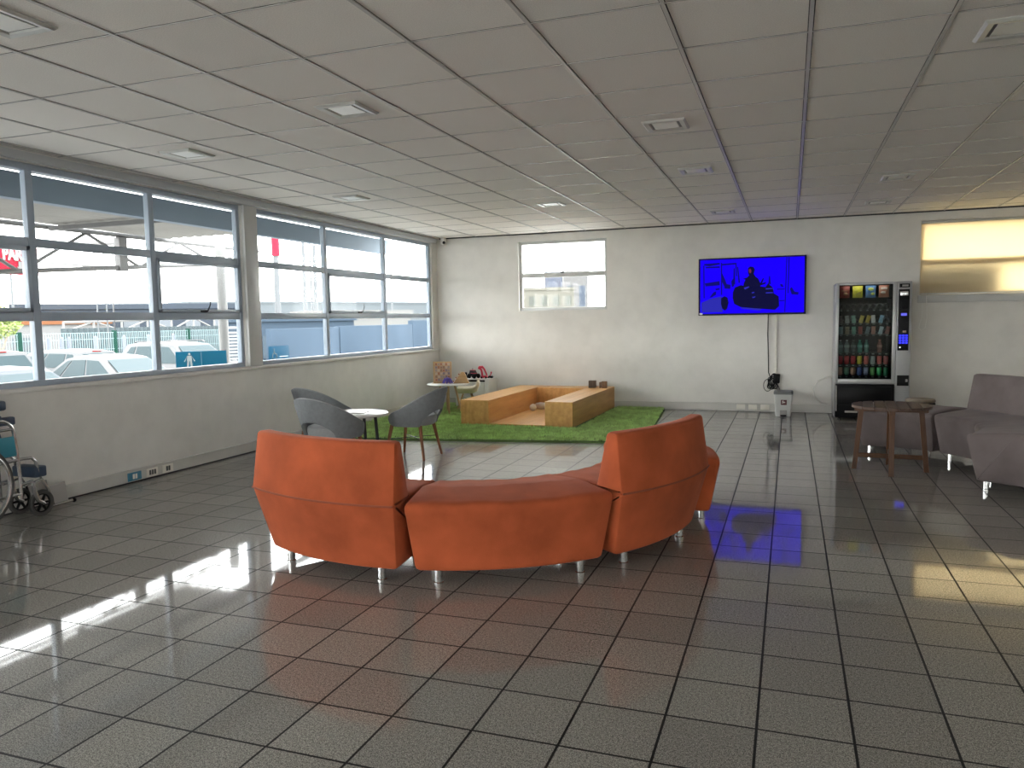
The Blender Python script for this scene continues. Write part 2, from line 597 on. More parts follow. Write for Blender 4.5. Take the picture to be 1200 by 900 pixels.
def win_back(name, x0, x1, z0, z1, zm, mulls, fm):
    g = sgroup(name)
    ya, yb = BW+.05, BW+.10
    mb = MB()
    mb.box(x0, x1, ya, yb, z1-.045, z1, .004); mb.box(x0, x1, ya, yb, z0, z0+.05, .004)
    for x in [x0, x1-.045]: mb.box(x, x+.045, ya, yb, z0+.05, z1-.045, .004)
    for x in mulls: mb.box(x-.03, x+.03, ya, yb, z0+.05, z1-.045, .004)
    mb.box(x0+.045, x1-.045, ya-.006, yb, zm-.035, zm+.035, .004)
    mb.build('window_frame', fm, g)
    MB().box(x0+.04, x1-.04, BW+.072, BW+.076, z0+.04, z1-.04).build('window_glass', GLASS, g, smooth=False)
    return g
g = win_back('window_3', BX0, BX1, BZ0, BZ1, 2.05, [], FRAMEG)
xc = (BX0+BX1)/2
MB().box(xc-.03, xc+.03, BW+.02, BW+.044, 2.075, 2.095, .003).tube([(xc, BW+.03, 2.085), (xc+.01, BW+.02, 2.10), (xc+.008, BW+.015, 2.19)], .006, 6).build('window_handle', BLACKM, g)
g = win_back('window_4', CX0, CX1, CZ0, CZ1, 2.04, [3.12], mat('cream window paint', (.72, .66, .52), .4))
struct(MB().box(CX0-.02, CX1+.02, BW-.03, BW+.05, CZ0-.10, CZ0-.003, .006).build('trim_6', FRAMEG))
# unseen windows, invented to admit daylight from the right and the rear
g = sgroup('added_window_7')
MB().box(RWX+.08, RWX+.084, OPR[0], OPR[1], OPR[2], OPR[3]).build('window_glass', GLASS, g, smooth=False)
mb = MB()
for k in range(4):
    y = OPR[0]+k*(OPR[1]-OPR[0]-.05)/3
    mb.box(RWX+.06, RWX+.11, y, y+.05, OPR[2], OPR[3])
mb.build('window_frame', FRAME, g)
for nm, (a, b), nb in (('added_window_5', OPF[0], 6), ('added_window_6', OPF[1], 3)):
    g = sgroup(nm)
    MB().box(a, b, RY-.084, RY-.08, FZ0, FZ1).build('window_glass', GLASS, g, smooth=False)
    mb = MB()
    for k in range(nb):
        x = a+k*(b-a-.06)/(nb-1)
        mb.box(x, x+.06, RY-.12, RY-.05, FZ0, FZ1)
    mb.box(a, b, RY-.12, RY-.05, 2.0, 2.06)
    mb.build('window_frame', FRAME, g)

# translucent roller blind in the right-hand back window
BLIND = make_blind('cream blind cloth', (.76, .665, .48))
t = thing('roller_blind', 'cream roller blind glowing with daylight over the right-hand back window', 'blind', (0, BW+.025, 0))
MB().box(CX0+.012, CX1-.012, -.002, .002, 1.625, 2.55).build('blind_cloth', BLIND, t, smooth=False)
MB().tube([(CX0+.01, .0, 2.553), (CX1-.01, .0, 2.553)], .018, 10).build('roller_tube', FRAMEG, t)
MB().box(CX0+.012, CX1-.012, -.008, .008, 1.607, 1.627, .004).build('bottom_rail', WHITE, t)
mb = MB()
mb.tube([(CX0+.08, -.02, 1.615), (CX0+.08, -.062, 1.59), (CX0+.09, -.062, 1.30), (CX0+.075, -.06, 1.17), (CX0+.03, -.05, 1.13), (CX0-.0, -.04, 1.17), (CX0+.03, -.035, 1.30), (CX0+.04, -.035, 1.49)], .004, 6)
mb.build('pull_cord', WHITE, t)

PIPE = {'orange microsuede': mat('orange piping', (.20, .042, .016), .8), 'taupe microsuede': mat('taupe piping', (.10, .085, .083), .8)}
# ================================================================== curved modular sofas
def sofa_module(name, label, c, a0, a1, back, fabric, group, rin=.90, top=.76):
    """a0..a1 in degrees round the ring centre c; the thing sits at the module's middle"""
    am = R((a0+a1)/2)
    ha = R((a1-a0)/2)
    ox, oy = 1.22*math.cos(am), 1.22*math.sin(am)
    t = thing(name, label, 'sofa', (c[0]+ox, c[1]+oy, 0), am, group)
    def P(r, a, z):          # local frame: x points outwards along the module's middle
        return (r*math.cos(a)-1.22, r*math.sin(a), z)
    def sweep(prof, rad, lean, nm, wob=0.0, inner=0.0):
        pr_ = round_poly(prof, rad, 5)
        N = 16
        st = []
        for k in range(N+1):
            st.append((-1+2*k/N, 0.0))
        e = .022/1.2/ha
        stations = [(-1, .020), (-1+e*.3, .0065), (-1+e, 0)] + [(-1+e+(2-2*e)*k/N, 0) for k in range(1, N)] + [(1-e, 0), (1-e*.3, .0065), (1, .020)]
        rings = []
        for (s, ins) in stations:
            pp = inset_poly(pr_, ins) if ins else pr_
            rg = []
            for (r, z) in pp:
                zz = max(0, min(1, (z-.08)/.36))
                a = s*(ha - lean*(1-zz))
                w = wob*math.sin(9*s+3*r)*math.sin(14*r+4*s) if wob else 0
                rg.append(P(r, a, z + (w if z > .40 else 0)))
            rings.append(rg)
        return MB().loft(rings).build(nm, fabric, t)
    if back:
        sweep([(rin+.085, .075), (rin, .435), (1.40, .460), (1.585, .445), (1.605, .430), (1.505, .075)], [.02, .045, .02, .005, .012, .03], .022, 'seat_base', .004)
        N = 24
        for s_, e_, r_, z_ in ((-1, 1, 1.6065, .437),):
            MB().tube([P(r_, (s_+(e_-s_)*k/N)*(ha-.008), z_) for k in range(N+1)], .006, 6).build('seam_piping', PIPE[fabric.name], t)
        sweep([(1.375, .432), (1.475, top), (1.565, top), (1.608, .432)], [.01, .035, .028, .008], .0, 'backrest')
    else:
        sweep([(rin+.085, .075), (rin, .435), (1.25, .470), (1.575, .447), (1.50, .075)], [.02, .05, .1, .05, .03], .022, 'seat_base', .005)
    for a in (-1, 1):
        for r in (rin+.13, 1.45):
            q = P(r, a*(ha-.10), 0)
            MB().lathe([(.026, 0), (.026, .006), (.022, .008), (.022, .079)], 14, (q[0], q[1], 0)).build('leg', CHROME, t)
    return t
C1 = (-2.074, 4.995)
GO = 'orange curved sofa modules'
sofa_module('curved_sofa', 'orange curved sofa module with backrest at the left end of the ring', C1, -121.5, -82.6, True, ORANGE, GO)
sofa_module('curved_sofa', 'orange curved backless bench between the two orange backrests, nearest the camera', C1, -81.6, -39.6, False, ORANGE, GO)
sofa_module('curved_sofa', 'orange suede curved sofa module with backrest at the right of the orange ring', C1, -39.2, -2.0, True, ORANGE, GO)
sofa_module('curved_sofa', 'orange curved backless bench half hidden behind the right-hand orange backrest', (C1[0]+.09, C1[1]+.06), 3.5, 44, False, ORANGE, GO)
C2 = (.62, 7.28)
GG = 'taupe curved sofa modules'
sofa_module('curved_sofa', 'taupe suede curved backless bench right behind the round wooden table', C2, 47.5, 88, False, GREYF, GG)
sofa_module('curved_sofa', 'taupe suede curved sofa module with the tall taupe backrest against the back wall side', C2, 5.5, 46.5, True, GREYF, GG, .90, .785)
sofa_module('curved_sofa', 'taupe curved backless bench cut by the right edge of the photo, nearest taupe one', (C2[0]-.07, C2[1]), -36, 4, False, GREYF, GG)

# ================================================================== round slatted wooden table
t = thing('round_side_table', 'round slatted wooden table with four splayed legs in front of the taupe bench', 'table', (.835, 7.40, 0), R(-4))
RT = .318
edges = [-RT+2*RT*k/7 for k in range(8)]
for k in range(7):
    x0, x1 = edges[k]+.0045, edges[k+1]-.0045
    up_, dn = [], []
    for j in range(9):
        x = x0+(x1-x0)*j/8
        yy = math.sqrt(max(RT**2-x*x, .0004))
        up_.append((x, yy)); dn.append((x, -yy))
    ring = dn+up_[::-1]
    mb = MB()
    mb.prism([(x, y, .555) for x, y in ring], (0, 0, .022))
    mb.build('slat', TEAKT, t, smooth=False)
mb = MB()
for q in (0, PI/2):
    M = Matrix.Rotation(q, 4, 'Z')
    mb.box(-.29, .29, -.022, .022, .515, .5545, .003, 1, M)
mb.build('top_rail', TEAK, t, smooth=False)
for k in range(4):
    a = k*PI/2
    ca, sa = math.cos(a), math.sin(a)
    mb = MB()
    M = Matrix.Rotation(a, 4, 'Z')
    vs = []
    rings = []
    for z, r in ((0, .285), (.54, .235)):
        rings.append([M @ Vector((r+dx, dy, z)) for dx, dy in ((-.021, -.021), (.021, -.021), (.021, .021), (-.021, .021))])
    mb.loft(rings)
    mb.build('leg', TEAK, t, smooth=False)
for q, zz in ((0, .125), (PI/2, .126)):
    M = Matrix.Rotation(q, 4, 'Z')
    MB().box(-.265, .265, -.012, .012, zz-.02, zz+.02, .003, 1, M).build('stretcher', TEAK, t, smooth=False)

# ================================================================== grey tub chairs and cafe table
def tub_chair(label, loc, rz, group):
    """faces local -y... the open front looks along +x"""
    t = thing('tub_chair', label, 'chair', loc, rz, group)
    N, K = 48, 8
    TH = R(128)
    def outer(th, v, off):
        u = abs(th)/TH
        ht = .465 + .245*(0.5+0.5*math.cos(PI*min(1, u)))**1.05
        hb = .328 + .015*u
        arch = max(0, math.cos(min(PI/2, abs(th)/R(48)*PI/2)))
        hb += .165*arch**.55
        if u > .8:
            q = (u-.8)/.2
            mid = (ht+hb)/2
            s = math.sqrt(max(0, 1-q*q))
            ht = mid+(ht-mid)*s; hb = mid+(hb-mid)*s
        z = hb+(ht-hb)*v
        base = .245
        r = base + .115*max(0, (z-.345)/.36)**.9*(0.55+.45*math.cos(th)*.9) + .02
        r += off
        return (-r*math.cos(th)*.98, r*math.sin(th)*1.02, z)
    mb = MB()
    bm = mb.bm
    def grid(off):
        return [[bm.verts.new(outer(-TH+2*TH*i/N, j/K, off)) for j in range(K+1)] for i in range(N+1)]
    A = grid(0); B = grid(-.028)
    for i in range(N):
        for j in range(K):
            bm.faces.new((A[i][j], A[i+1][j], A[i+1][j+1], A[i][j+1]))
            bm.faces.new((B[i][j], B[i][j+1], B[i+1][j+1], B[i+1][j]))
        bm.faces.new((A[i][0], B[i][0], B[i+1][0], A[i+1][0]))
        bm.faces.new((A[i][K], A[i+1][K], B[i+1][K], B[i][K]))
    for i in (0, N):
        for j in range(K):
            bm.faces.new((A[i][j], A[i][j+1], B[i][j+1], B[i][j]))
    bmesh.ops.remove_doubles(bm, verts=bm.verts[:], dist=.0006)
    mb.build('back_shell', CHAIRF, t, angle=60)
    tb = MB()
    tb.tube([outer(-TH*.97+2*TH*.97*i/N, 1, -.014) for i in range(N+1)], .0075, 6)
    tb.build('piping', CHAIRS_, t)
    MB().lathe([(0, .335), (.21, .335), (.235, .35), (.245, .40), (.235, .432), (.20, .445), (0, .452)], 32).build('seat', CHAIRS_, t)
    for sx in (-1, 1):
        for sy in (-1, 1):
            MB().tube([(sx*.155, sy*.155, .338), (sx*.215, sy*.215, 0)], [.019, .012], 10).build('leg', WALNUT, t)
    mb = MB()
    for s in (-1, 1):
        mb.tube([(-.182, -.182*s, .20), (0, 0, .205), (.182, .182*s, .20)], .004, 6)
    mb.build('brace', BLACKM, t)
    return t
GC = 'grey tub chairs round the white cafe table'
tub_chair('grey tub chair on the right of the white cafe table, standing alone', (-3.585, 6.97, 0), R(181), GC)
tub_chair('grey tub chair left of the cafe table, the nearer of the overlapping pair', (-3.92, 6.06, 0), R(78), GC)
tub_chair('grey tub chair half hidden behind the nearer grey chair by the window wall', (-4.60, 6.98, 0), R(74), GC)
t = thing('cafe_table', 'round white cafe table with dark legs between the grey tub chairs', 'table', (-4.06, 6.62, 0), 0)
MB().lathe([(0, .455), (.33, .455), (.345, .460), (.345, .472), (.335, .478), (0, .478)], 40).build('tabletop', mat('white laminate', (.70, .70, .68), .25), t)
for k in range(4):
    a = R(5+90*k)
    MB().tube([(.235*math.cos(a), .235*math.sin(a), .456), (.27*math.cos(a), .27*math.sin(a), 0)], .016, 10).build('leg', BLACKM, t)
mb = MB()
for k in range(2):
    a = R(5+90*k)
    mb.box(-.235, .235, -.012, .012, .435, .4555, M=Matrix.Rotation(a, 4, 'Z'))
mb.build('under_frame', BLACKM, t, smooth=False)
t = thing('magazine', 'folded magazine lying on the white cafe table', 'magazine', (-4.03, 6.64, .4785), R(15))
MB().box(-.12, .10, -.10, .10, 0, .006, .001, 1).build('pages', mat('magazine paper', (.55, .53, .52), .5), t)
MB().loft([[(-.12, -.10, .0062), (.0, -.10, .013), (.10, -.10, .0062)], [(-.12, .10, .0062), (.0, .10, .013), (.10, .10, .0062)]], cap=False, closed=False).build('cover', mat('magazine cover', (.22, .20, .22), .4, noise=.6, nscale=14), t)

# ================================================================== turf, plywood play box, kids' corner
quad = [(-5.36, 7.72), (-1.48, 8.31), (-1.74, 11.49), (-5.39, 11.49)]
t = thing('turf_rug', 'rectangle of green artificial turf laid on the tiles in the back left corner', 'rug', (-3.4, 9.8, 0))
MB().prism([(x+3.4, y-9.8, 0.0) for x, y in quad], (0, 0, .022)).build('backing', GRASSB, t, smooth=False)
rng = np.random.default_rng(3)
n = 60000
u, v = rng.random(n), rng.random(n)
q = np.array(quad)
# edges get a few blades right at the rim so the pile hangs over it
p = (1-u)[:, None]*((1-v)[:, None]*q[0]+v[:, None]*q[3]) + u[:, None]*((1-v)[:, None]*q[1]+v[:, None]*q[2])
w = .006
keep = ~((p[:, 0] > -4.06) & (p[:, 0] < -2.45) & (p[:, 1] > 9.14) & (p[:, 1] < 11.5))
keep &= ~((p[:, 0] > -5.0) & (p[:, 0] < -4.35) & (p[:, 1] > 11.05))
p, n = p[keep], int(keep.sum())
ang = rng.random(n)*2*PI
h = .020+.018*rng.random(n)
lean = (rng.random((n, 2))-.5)*.03
base = np.stack([p[:, 0]+3.4, p[:, 1]-9.8, np.full(n, .021)], 1)
d = np.stack([np.cos(ang)*w, np.sin(ang)*w, np.zeros(n)], 1)
V = np.concatenate([base-d, base+d, base+np.stack([lean[:, 0], lean[:, 1], h], 1)])
F = np.stack([np.arange(n), np.arange(n)+n, np.arange(n)+2*n], 1)
me = bpy.data.meshes.new('pile')
me.from_pydata(V.tolist(), [], F.tolist())
me.materials.append(GRASS)
o = bpy.data.objects.new('pile', me)
COL.objects.link(o)
o.parent = t
o['kind'] = 'stuff'

t = thing('play_box', 'low U-shaped plywood play box standing on the green turf', 'play box', (-3.26, 9.18, .0225), R(-.8))
mb = MB(); mb.box(-.765, -.375, 0, 2.28, 0, .318, .003, 1); mb.build('side_bench', PLY, t, smooth=False)
mb = MB(); mb.box(.385, .745, 0, 2.28, 0, .318, .003, 1); mb.build('side_bench', PLY, t, smooth=False)
mb = MB(); mb.box(-.373, .383, 1.93, 2.28, 0, .316, .003, 1); mb.build('back_bench', PLY, t, smooth=False)
mb = MB(); mb.box(-.373, .383, .01, 1.928, 0, .018); mb.build('base_board', PLY, t, smooth=False)

def block(label, loc, s, m_, rz=0.0, grp=None):
    o = MB().box(-s[0]/2, s[0]/2, -s[1]/2, s[1]/2, 0, s[2], .004, 2).build('toy_block', m_)
    o.location = loc; o.rotation_euler = (0, 0, rz)
    return tag(o, label, 'block', grp)
DW = make_wood('dark wood block', (.05, .035, .025), (.12, .085, .06), 'Z')
BWD = make_wood('brown wood block', (.10, .05, .028), (.20, .11, .06), 'Z')
GB = 'wooden blocks on the play box'
block('dark wooden cube on the right bench of the play box, leftmost of the blocks', (-2.76, 11.20, .3415), (.105, .105, .105), DW, .1, GB)
block('thin upright wooden plank between the dark cube and the brown cube', (-2.635, 11.18, .3415), (.022, .10, .085), BWD, .1, GB)
block('brown wooden cube at the right edge of the play box, rightmost of the blocks', (-2.565, 11.14, .3415), (.075, .075, .10), BWD, .1, GB)
CREAM = mat('cream painted wood', (.68, .62, .54), .4)
t = thing('bowling_pin', 'cream toy bowling pin lying on its side in the play box', 'toy', (-3.43, 10.86, .092), R(-8))
t.rotation_euler = (0, R(90), R(-12))
MB().lathe([(0, -.12), (.030, -.12), (.040, -.09), (.050, -.045), (.050, -.01), (.040, .045), (.025, .08), (.022, .09), (.030, .115), (.027, .14), (0, .152)], 20).build('pin_body', CREAM, t)
MB().lathe([(.0255, .081), (.0242, .085), (.0232, .089)], 20).build('band', mat('dark band', (.06, .05, .05), .5), t)
t = thing('toy_ball', 'small cream ball in front of the bowling pin in the play box', 'ball', (-3.50, 10.60, .0415+.053))
MB().sphere((0, 0, 0), .051, 20, 12).build('ball_body', CREAM, t)

# kids' table with toys
t = thing('kids_table', 'small round white table with wooden legs by the corner of the windows', 'table', (-4.71, 10.30, .022))
MB().lathe([(0, .415), (.29, .415), (.305, .42), (.305, .43), (.295, .435), (0, .435)], 36).build('tabletop', WHITE, t)
for k in range(4):
    a = R(-62+90*k)
    MB().tube([(.10*math.cos(a), .10*math.sin(a), .416), (.19*math.cos(a), .19*math.sin(a), .006)], [.017, .014], 10).build('leg', BEECH, t)
t = thing('alphabet_board', 'upright wooden frame board with rows of little pictures on the kids table', 'toy', (-4.79, 10.30, .459), R(16))
mb = MB()
mb.box(-.135, .135, -.012, .012, 0, .02); mb.box(-.135, .135, -.012, .012, .295, .315)
mb.box(-.135, -.117, -.012, .012, .02, .295); mb.box(.117, .135, -.012, .012, .02, .295)
mb.build('board_frame', BEECH, t, smooth=False)
MB().box(-.118, .118, .004, .009, .02, .295).build('back_panel', mat('board panel', (.55, .38, .27), .6, noise=.3, nscale=22), t, smooth=False)
TILE = [mat('tile '+k, c, .5) for k, c in (('red', (.40, .15, .08)), ('cream', (.60, .50, .40)), ('purple', (.26, .20, .24)), ('brown', (.30, .17, .10)), ('grey', (.38, .31, .28)))]
for r in range(6):
    MB().box(-.117, .117, -.010, .003, .024+r*.046, .030+r*.046).build('shelf_rail', BEECH, t, smooth=False)
    for c in range(6):
        x = -.105+c*.037
        MB().box(x, x+.028, -.004, .003, .0305+r*.046, .060+r*.046+.006*((r+c) % 2)).build('picture_tile', TILE[(r*3+c*2+(r*c) % 3) % 5], t, smooth=False)
MB().box(-.15, .15, -.05, .05, -.0005, .0).build('foot_strip', BEECH, t, smooth=False)
t = thing('bead_toy', 'purple knobbly toy lying on the kids table beside the picture board', 'toy', (-4.655, 10.18, .459))
PUR = mat('purple plastic', (.10, .06, .38), .4)
mb = MB()
for k in range(9):
    a = k*2*PI/9
    mb.tube([(0, 0, .03), (.045*math.cos(a), .035*math.sin(a), .07), (.075*math.cos(a), .06*math.sin(a), .012)], [.018, .016, .012], 7)
mb.build('toy_body', PUR, t)
MB().sphere((0, 0, .06), .035).build('toy_knob', mat('violet plastic', (.16, .12, .45), .4), t)
t = thing('wooden_ramp_toy', 'triangular wooden toy with a beaded slope at the right of the kids table', 'toy', (-4.50, 10.35, .459), R(20))
MB().prism([(-.13, -.05, 0), (.10, -.05, 0), (.035, -.05, .155), (-.005, -.05, .165)], (0, .10, 0)).build('toy_body', make_wood('toy plywood', (.36, .22, .10), (.55, .36, .18), 'X'), t, smooth=False)
MB().box(-.105, .105, -.004, .004, -.004, .004, M=Matrix.Translation((-.08, -.056, .10)) @ Matrix.Rotation(R(-53), 4, 'Y')).build('edge_rail', TILE[1], t, smooth=False)
for k in range(6):
    q = k/5
    MB().sphere((-.125+.105*q, -.062, .03+.13*q), .012, 10, 6).build('bead', TILE[1 if k % 2 else 0], t)
t = thing('kids_chair', 'cream plastic kids chair with wooden legs tucked behind the kids table', 'chair', (-4.60, 10.76, .022), R(200))
SHELL = mat('cream shell plastic', (.74, .69, .55), .35)
mb = MB()
rings = []
for i in range(9):
    s = -1+2*i/8
    rings.append([(x*(.90 if abs(s) > .9 else 1), .17*s*(1-.12*max(0, -x*3)), z+.085*abs(s)**2.5) for x, z in ((.17, .245), (.16, .262), (.05, .255), (-.09, .258), (-.145, .285), (-.17, .35), (-.182, .37), (-.192, .37), (-.183, .345), (-.155, .275), (-.09, .245), (.05, .242))])
mb.loft(rings)
mb.build('seat_shell', SHELL, t)
for sx in (-1, 1):
    for sy in (-1, 1):
        MB().tube([(sx*.06, sy*.07, .245), (sx*.145, sy*.145, .006)], [.012, .009], 8).build('leg', BEECH, t)
mb = MB()
for sx in (-1, 1):
    for sy in (-1, 1):
        mb.tube([(sx*.085, sy*.09, .19), (-sx*.115, sy*.12, .09)], .003, 5)
        mb.tube([(sx*.085, sy*.09, .19), (sx*.115, -sy*.12, .09)], .003, 5)
mb.build('wire_brace', BLACKM, t)

# white cabinet with toys on it
t = thing('low_cabinet', 'low white cabinet against the back wall with toy vehicles on top', 'cabinet', (-4.66, 11.12, .022))
MB().box(-.30, .275, .018, .36, 0, .425, .003, 1).build('carcass', WHITE, t, smooth=False)
MB().box(-.30, .275, -.02, .36, .4255, .437, .003, 1).build('cabinet_top', WHITE, t, smooth=False)
MB().box(-.285, .205, -.008, .016, .01, .385, .003, 1).build('door', WHITE, t, smooth=False)
MB().box(-.285, .205, .004, .017, .392, .415).build('grip_recess', BLACK, t, smooth=False)
MB().box(.210, .272, -.008, .016, .01, .415, .003, 1).build('side_panel', WHITE, t, smooth=False)
RED = mat('toy red', (.50, .02, .05), .35)
def wheels(t, xs, y, r, w_=.02):
    for x in xs:
        for s in (-1, 1):
            M = Matrix.Translation((x, s*y, r)) @ Matrix.Rotation(PI/2, 4, 'X')
            MB().lathe([(0, -w_/2), (r*.75, -w_/2), (r, -w_/4), (r, w_/4), (r*.75, w_/2), (0, w_/2)], 16, M=M).build('wheel', BLACK, t)
ZC = .022+.437
t = thing('toy_truck', 'small black and red toy truck at the left end of the white cabinet', 'toy', (-4.84, 11.24, ZC), R(-50))
MB().box(-.06, .06, -.022, .022, .025, .045, .004).build('chassis', BLACK, t)
MB().box(.01, .055, -.024, .024, .046, .095, .008).build('cab', BLACK, t)
MB().box(-.06, .005, -.024, .024, .046, .075, .004).build('cargo_bed', RED, t)
wheels(t, (-.04, .035), .028, .02)
t = thing('toy_jeep', 'black toy off-roader with red trim in the middle of the white cabinet', 'toy', (-4.68, 11.22, ZC), R(-24))
MB().box(-.085, .085, -.035, .035, .04, .075, .01).build('chassis', BLACK, t)
MB().loft([[(-.07, s*.034, .0755), (.05, s*.034, .0755), (.02, s*.03, .125), (-.055, s*.03, .125)] for s in (-1, 1)]).build('cabin', BLACKM, t)
MB().box(-.03, .05, -.036, .036, .0765, .086, .002).box(-.055, .015, -.032, .032, .1255, .133, .003).build('trim_stripe', RED, t)
MB().tube([(-.02, 0, .133), (-.02, 0, .16)], .01, 8).build('roof_light', GREYP, t)
wheels(t, (-.055, .06), .045, .038, .03)
t = thing('toy_crane', 'tall red toy crane on the white cabinet', 'toy', (-4.50, 11.22, ZC), R(5))
MB().box(-.05, .05, -.035, .035, .012, .045, .006).build('crane_base', RED, t)
MB().tube([(-.03, 0, .045), (-.045, 0, .13), (-.07, 0, .16)], .017, 8).build('crane_mast', RED, t)
MB().tube([(-.09, 0, .15), (-.075, 0, .172), (-.03, 0, .18), (.0, 0, .15), (.045, 0, .05)], [.018, .026, .02, .015, .012], 8).build('crane_arm', RED, t)
wheels(t, (-.035, .035), .04, .016, .016)
t = thing('toy_tractor', 'small dark toy with an upright red bar, rightmost of the toys on the cabinet', 'toy', (-4.425, 11.30, ZC), R(0))
MB().box(-.032, .032, -.025, .025, .012, .035, .005).build('chassis', BLACK, t)
MB().tube([(-.02, 0, .035), (.0, 0, .05), (.012, 0, .085)], .009, 8).sphere((.012, 0, .09), .014, 10, 6).build('red_bar', RED, t)
wheels(t, (-.02, .02), .028, .014, .012)

# ================================================================== wall-mounted television
TVM = BW-.075
t = thing('television', 'large wall-mounted flat television with a blue picture', 'television', (-.523, TVM, 1.785), 0)
tw, th_ = .725, .405
MB().box(-tw, tw, -.002, .035, -th_, th_, .006).build('housing', BLACK, t)
mb = MB()
for q in ((-tw, tw, -th_, -th_+.024), (-tw, tw, th_-.020, th_), (-tw, -tw+.024, -th_+.024, th_-.020), (tw-.024, tw, -th_+.024, th_-.020)):
    mb.box(q[0], q[1], -.008, -.0025, q[2], q[3])
mb.build('bezel', BLACK, t, smooth=False)
MB().box(-.25, .25, .0355, .07, -.2, .2).build('wall_mount', BLACKM, t, smooth=False)
def emis(name, c, s=1.0):
    return mat(name, (.0, .0, .0), .6, spec=.02, emit=c, estr=s)
SCR = emis('screen blue', (.002, .0, .2))
MB().poly([(-tw+.013, -.003, -th_+.019), (tw-.013, -.003, -th_+.019), (tw-.013, -.003, th_-.013), (-tw+.013, -.003, th_-.013)]).build('screen', SCR, t, smooth=False)
def tvp(x, y):
    u = (x-140)/(1082-140)
    top = 183+(147-183)*u; bot = 672+(658-672)*u
    v = (y-top)/(bot-top)
    return (-tw+2*tw*u, th_-2*th_*v)
def tvshape(name, pts, m_, lay=1):
    MB().poly([(tvp(*p)[0], -.003-.0006*lay, tvp(*p)[1]) for p in pts]).build(name, m_, t, smooth=False)
DK = emis('picture black', (.001,.001,.008))
MD = emis('picture dark blue', (.001,.001,.03))
DIM = emis('picture dim blue', (.005,.005,.08))
FACE = emis('picture face', (.03,.005,.014))
# standing figure behind a dark heap, walls and a vehicle at the side of the picture
tvshape('picture_figure', [(582, 262), (600, 247), (630, 252), (642, 275), (632, 310), (648, 335), (672, 352), (690, 390), (712, 348), (722, 352), (705, 392), (740, 380), (735, 395), (690, 412), (690, 440), (540, 440), (545, 395), (560, 360), (540, 352), (575, 342), (592, 325), (582, 300)], DK)
tvshape('picture_face', [(588, 272), (605, 266), (612, 285), (606, 306), (592, 300)], FACE, 2)
tvshape('picture_heap', [(450, 470), (468, 428), (520, 408), (600, 425), (690, 418), (735, 425), (760, 390), (775, 410), (800, 430), (808, 480), (850, 505), (855, 590), (820, 622), (640, 608), (520, 598), (462, 570), (448, 520)], DK, 1)
tvshape('picture_tower', [(766, 330), (774, 330), (778, 372), (782, 400), (758, 400), (762, 372)], MD, 1)
tvshape('picture_vehicle', [(165, 560), (260, 522), (350, 505), (360, 640), (168, 645)], DIM, 1)
tvshape('picture_wheel', [(345, 520), (375, 503), (402, 515), (412, 560), (400, 610), (380, 628), (355, 610), (344, 570)], DK, 2)
for q in ([(190, 225), (330, 215), (332, 228), (240, 245), (190, 238)], [(350, 225), (480, 215), (480, 228), (350, 238)], [(342, 215), (352, 214), (354, 490), (344, 492)], [(470, 222), (480, 222), (486, 330), (476, 330)],
          [(455, 262), (465, 262), (470, 400), (452, 405)], [(350, 300), (365, 330), (380, 360), (402, 420), (380, 432), (352, 380)], [(435, 375), (452, 350), (460, 415), (440, 425)], [(196, 392), (330, 372), (332, 408), (205, 418)],
          [(240, 515), (275, 470), (300, 460), (298, 490), (262, 512)], [(912, 168), (920, 168), (908, 642), (900, 642)], [(930, 168), (940, 168), (934, 478), (926, 478)], [(945, 440), (960, 425), (985, 465), (1020, 470), (1015, 492), (960, 488)], [(380, 395), (430, 405), (425, 440), (372, 436)]):
    tvshape('picture_line', q, MD, 1)
MB().box(-tw+.012, -tw+.058, -.0095, -.0085, -th_+.012, -th_+.036).build('sticker', mat('white sticker', (.75, .74, .72), .5), t, smooth=False)
for q in ([(735, 435), (800, 432), (806, 440), (740, 446)], [(740, 470), (800, 468), (800, 478), (738, 480)], [(545, 430), (590, 418), (596, 426), (556, 446)], [(615, 470), (640, 466), (640, 474), (618, 480)], [(620, 510), (650, 505), (645, 516), (625, 520)], [(520, 600), (700, 612), (690, 628), (530, 612)]):
    tvshape('picture_glint', q, DIM, 2)
for q in ([(182, 240), (192, 240), (196, 520), (186, 522)], [(205, 250), (330, 245), (332, 258), (205, 262)], [(860, 400), (880, 400), (892, 425), (868, 420)], [(836, 440), (900, 438), (900, 446), (836, 448)], [(855, 540), (900, 538), (900, 545), (856, 548)], [(485, 250), (495, 250), (512, 385), (500, 390)], [(290, 440), (330, 432), (330, 446), (300, 452)]):
    tvshape('picture_line', q, MD, 1)
# cables under the television
t = thing('television_cable', 'black power cable hanging down the wall under the television', 'cable', (-.28, BW-.012, 0))
mb = MB()
mb.tube([(-.012, -.005, 1.40), (-.016, 0, 1.1), (-.005, 0, .8), (.0, -.004, .56), (.03, -.02, .48)], .006, 8)
mb.build('cord', BLACK, t)
mb = MB()
rk = random.Random(4)
for k in range(9):
    a0, rx, rz_ = rk.uniform(-.7, .7), rk.uniform(.025, .05), rk.uniform(.06, .10)
    cx_, cz_ = .045+rk.uniform(-.02, .02), .45+rk.uniform(-.05, .02)
    c = []
    for a in range(18):
        u, v = rx*math.cos(a*2*PI/18), rz_*math.sin(a*2*PI/18)
        c.append((cx_+u*math.cos(a0)-v*math.sin(a0), -.025-.005*k+.012*math.sin(a*2*PI/9+k), cz_+u*math.sin(a0)+v*math.cos(a0)))
    mb.tube(c, .0055, 6, closed=True)
mb.tube([(.0-.01+.055*math.cos(a*2*PI/20), -.03, .38+.085*math.sin(a*2*PI/20)) for a in range(20)], .005, 6, closed=True)
mb.tube([(.06, -.03, .45), (.14, -.02, .36), (.17, -.005, .22), (.165, -.012, .10)], .006, 6)
mb.build('cord_bundle', BLACK, t)
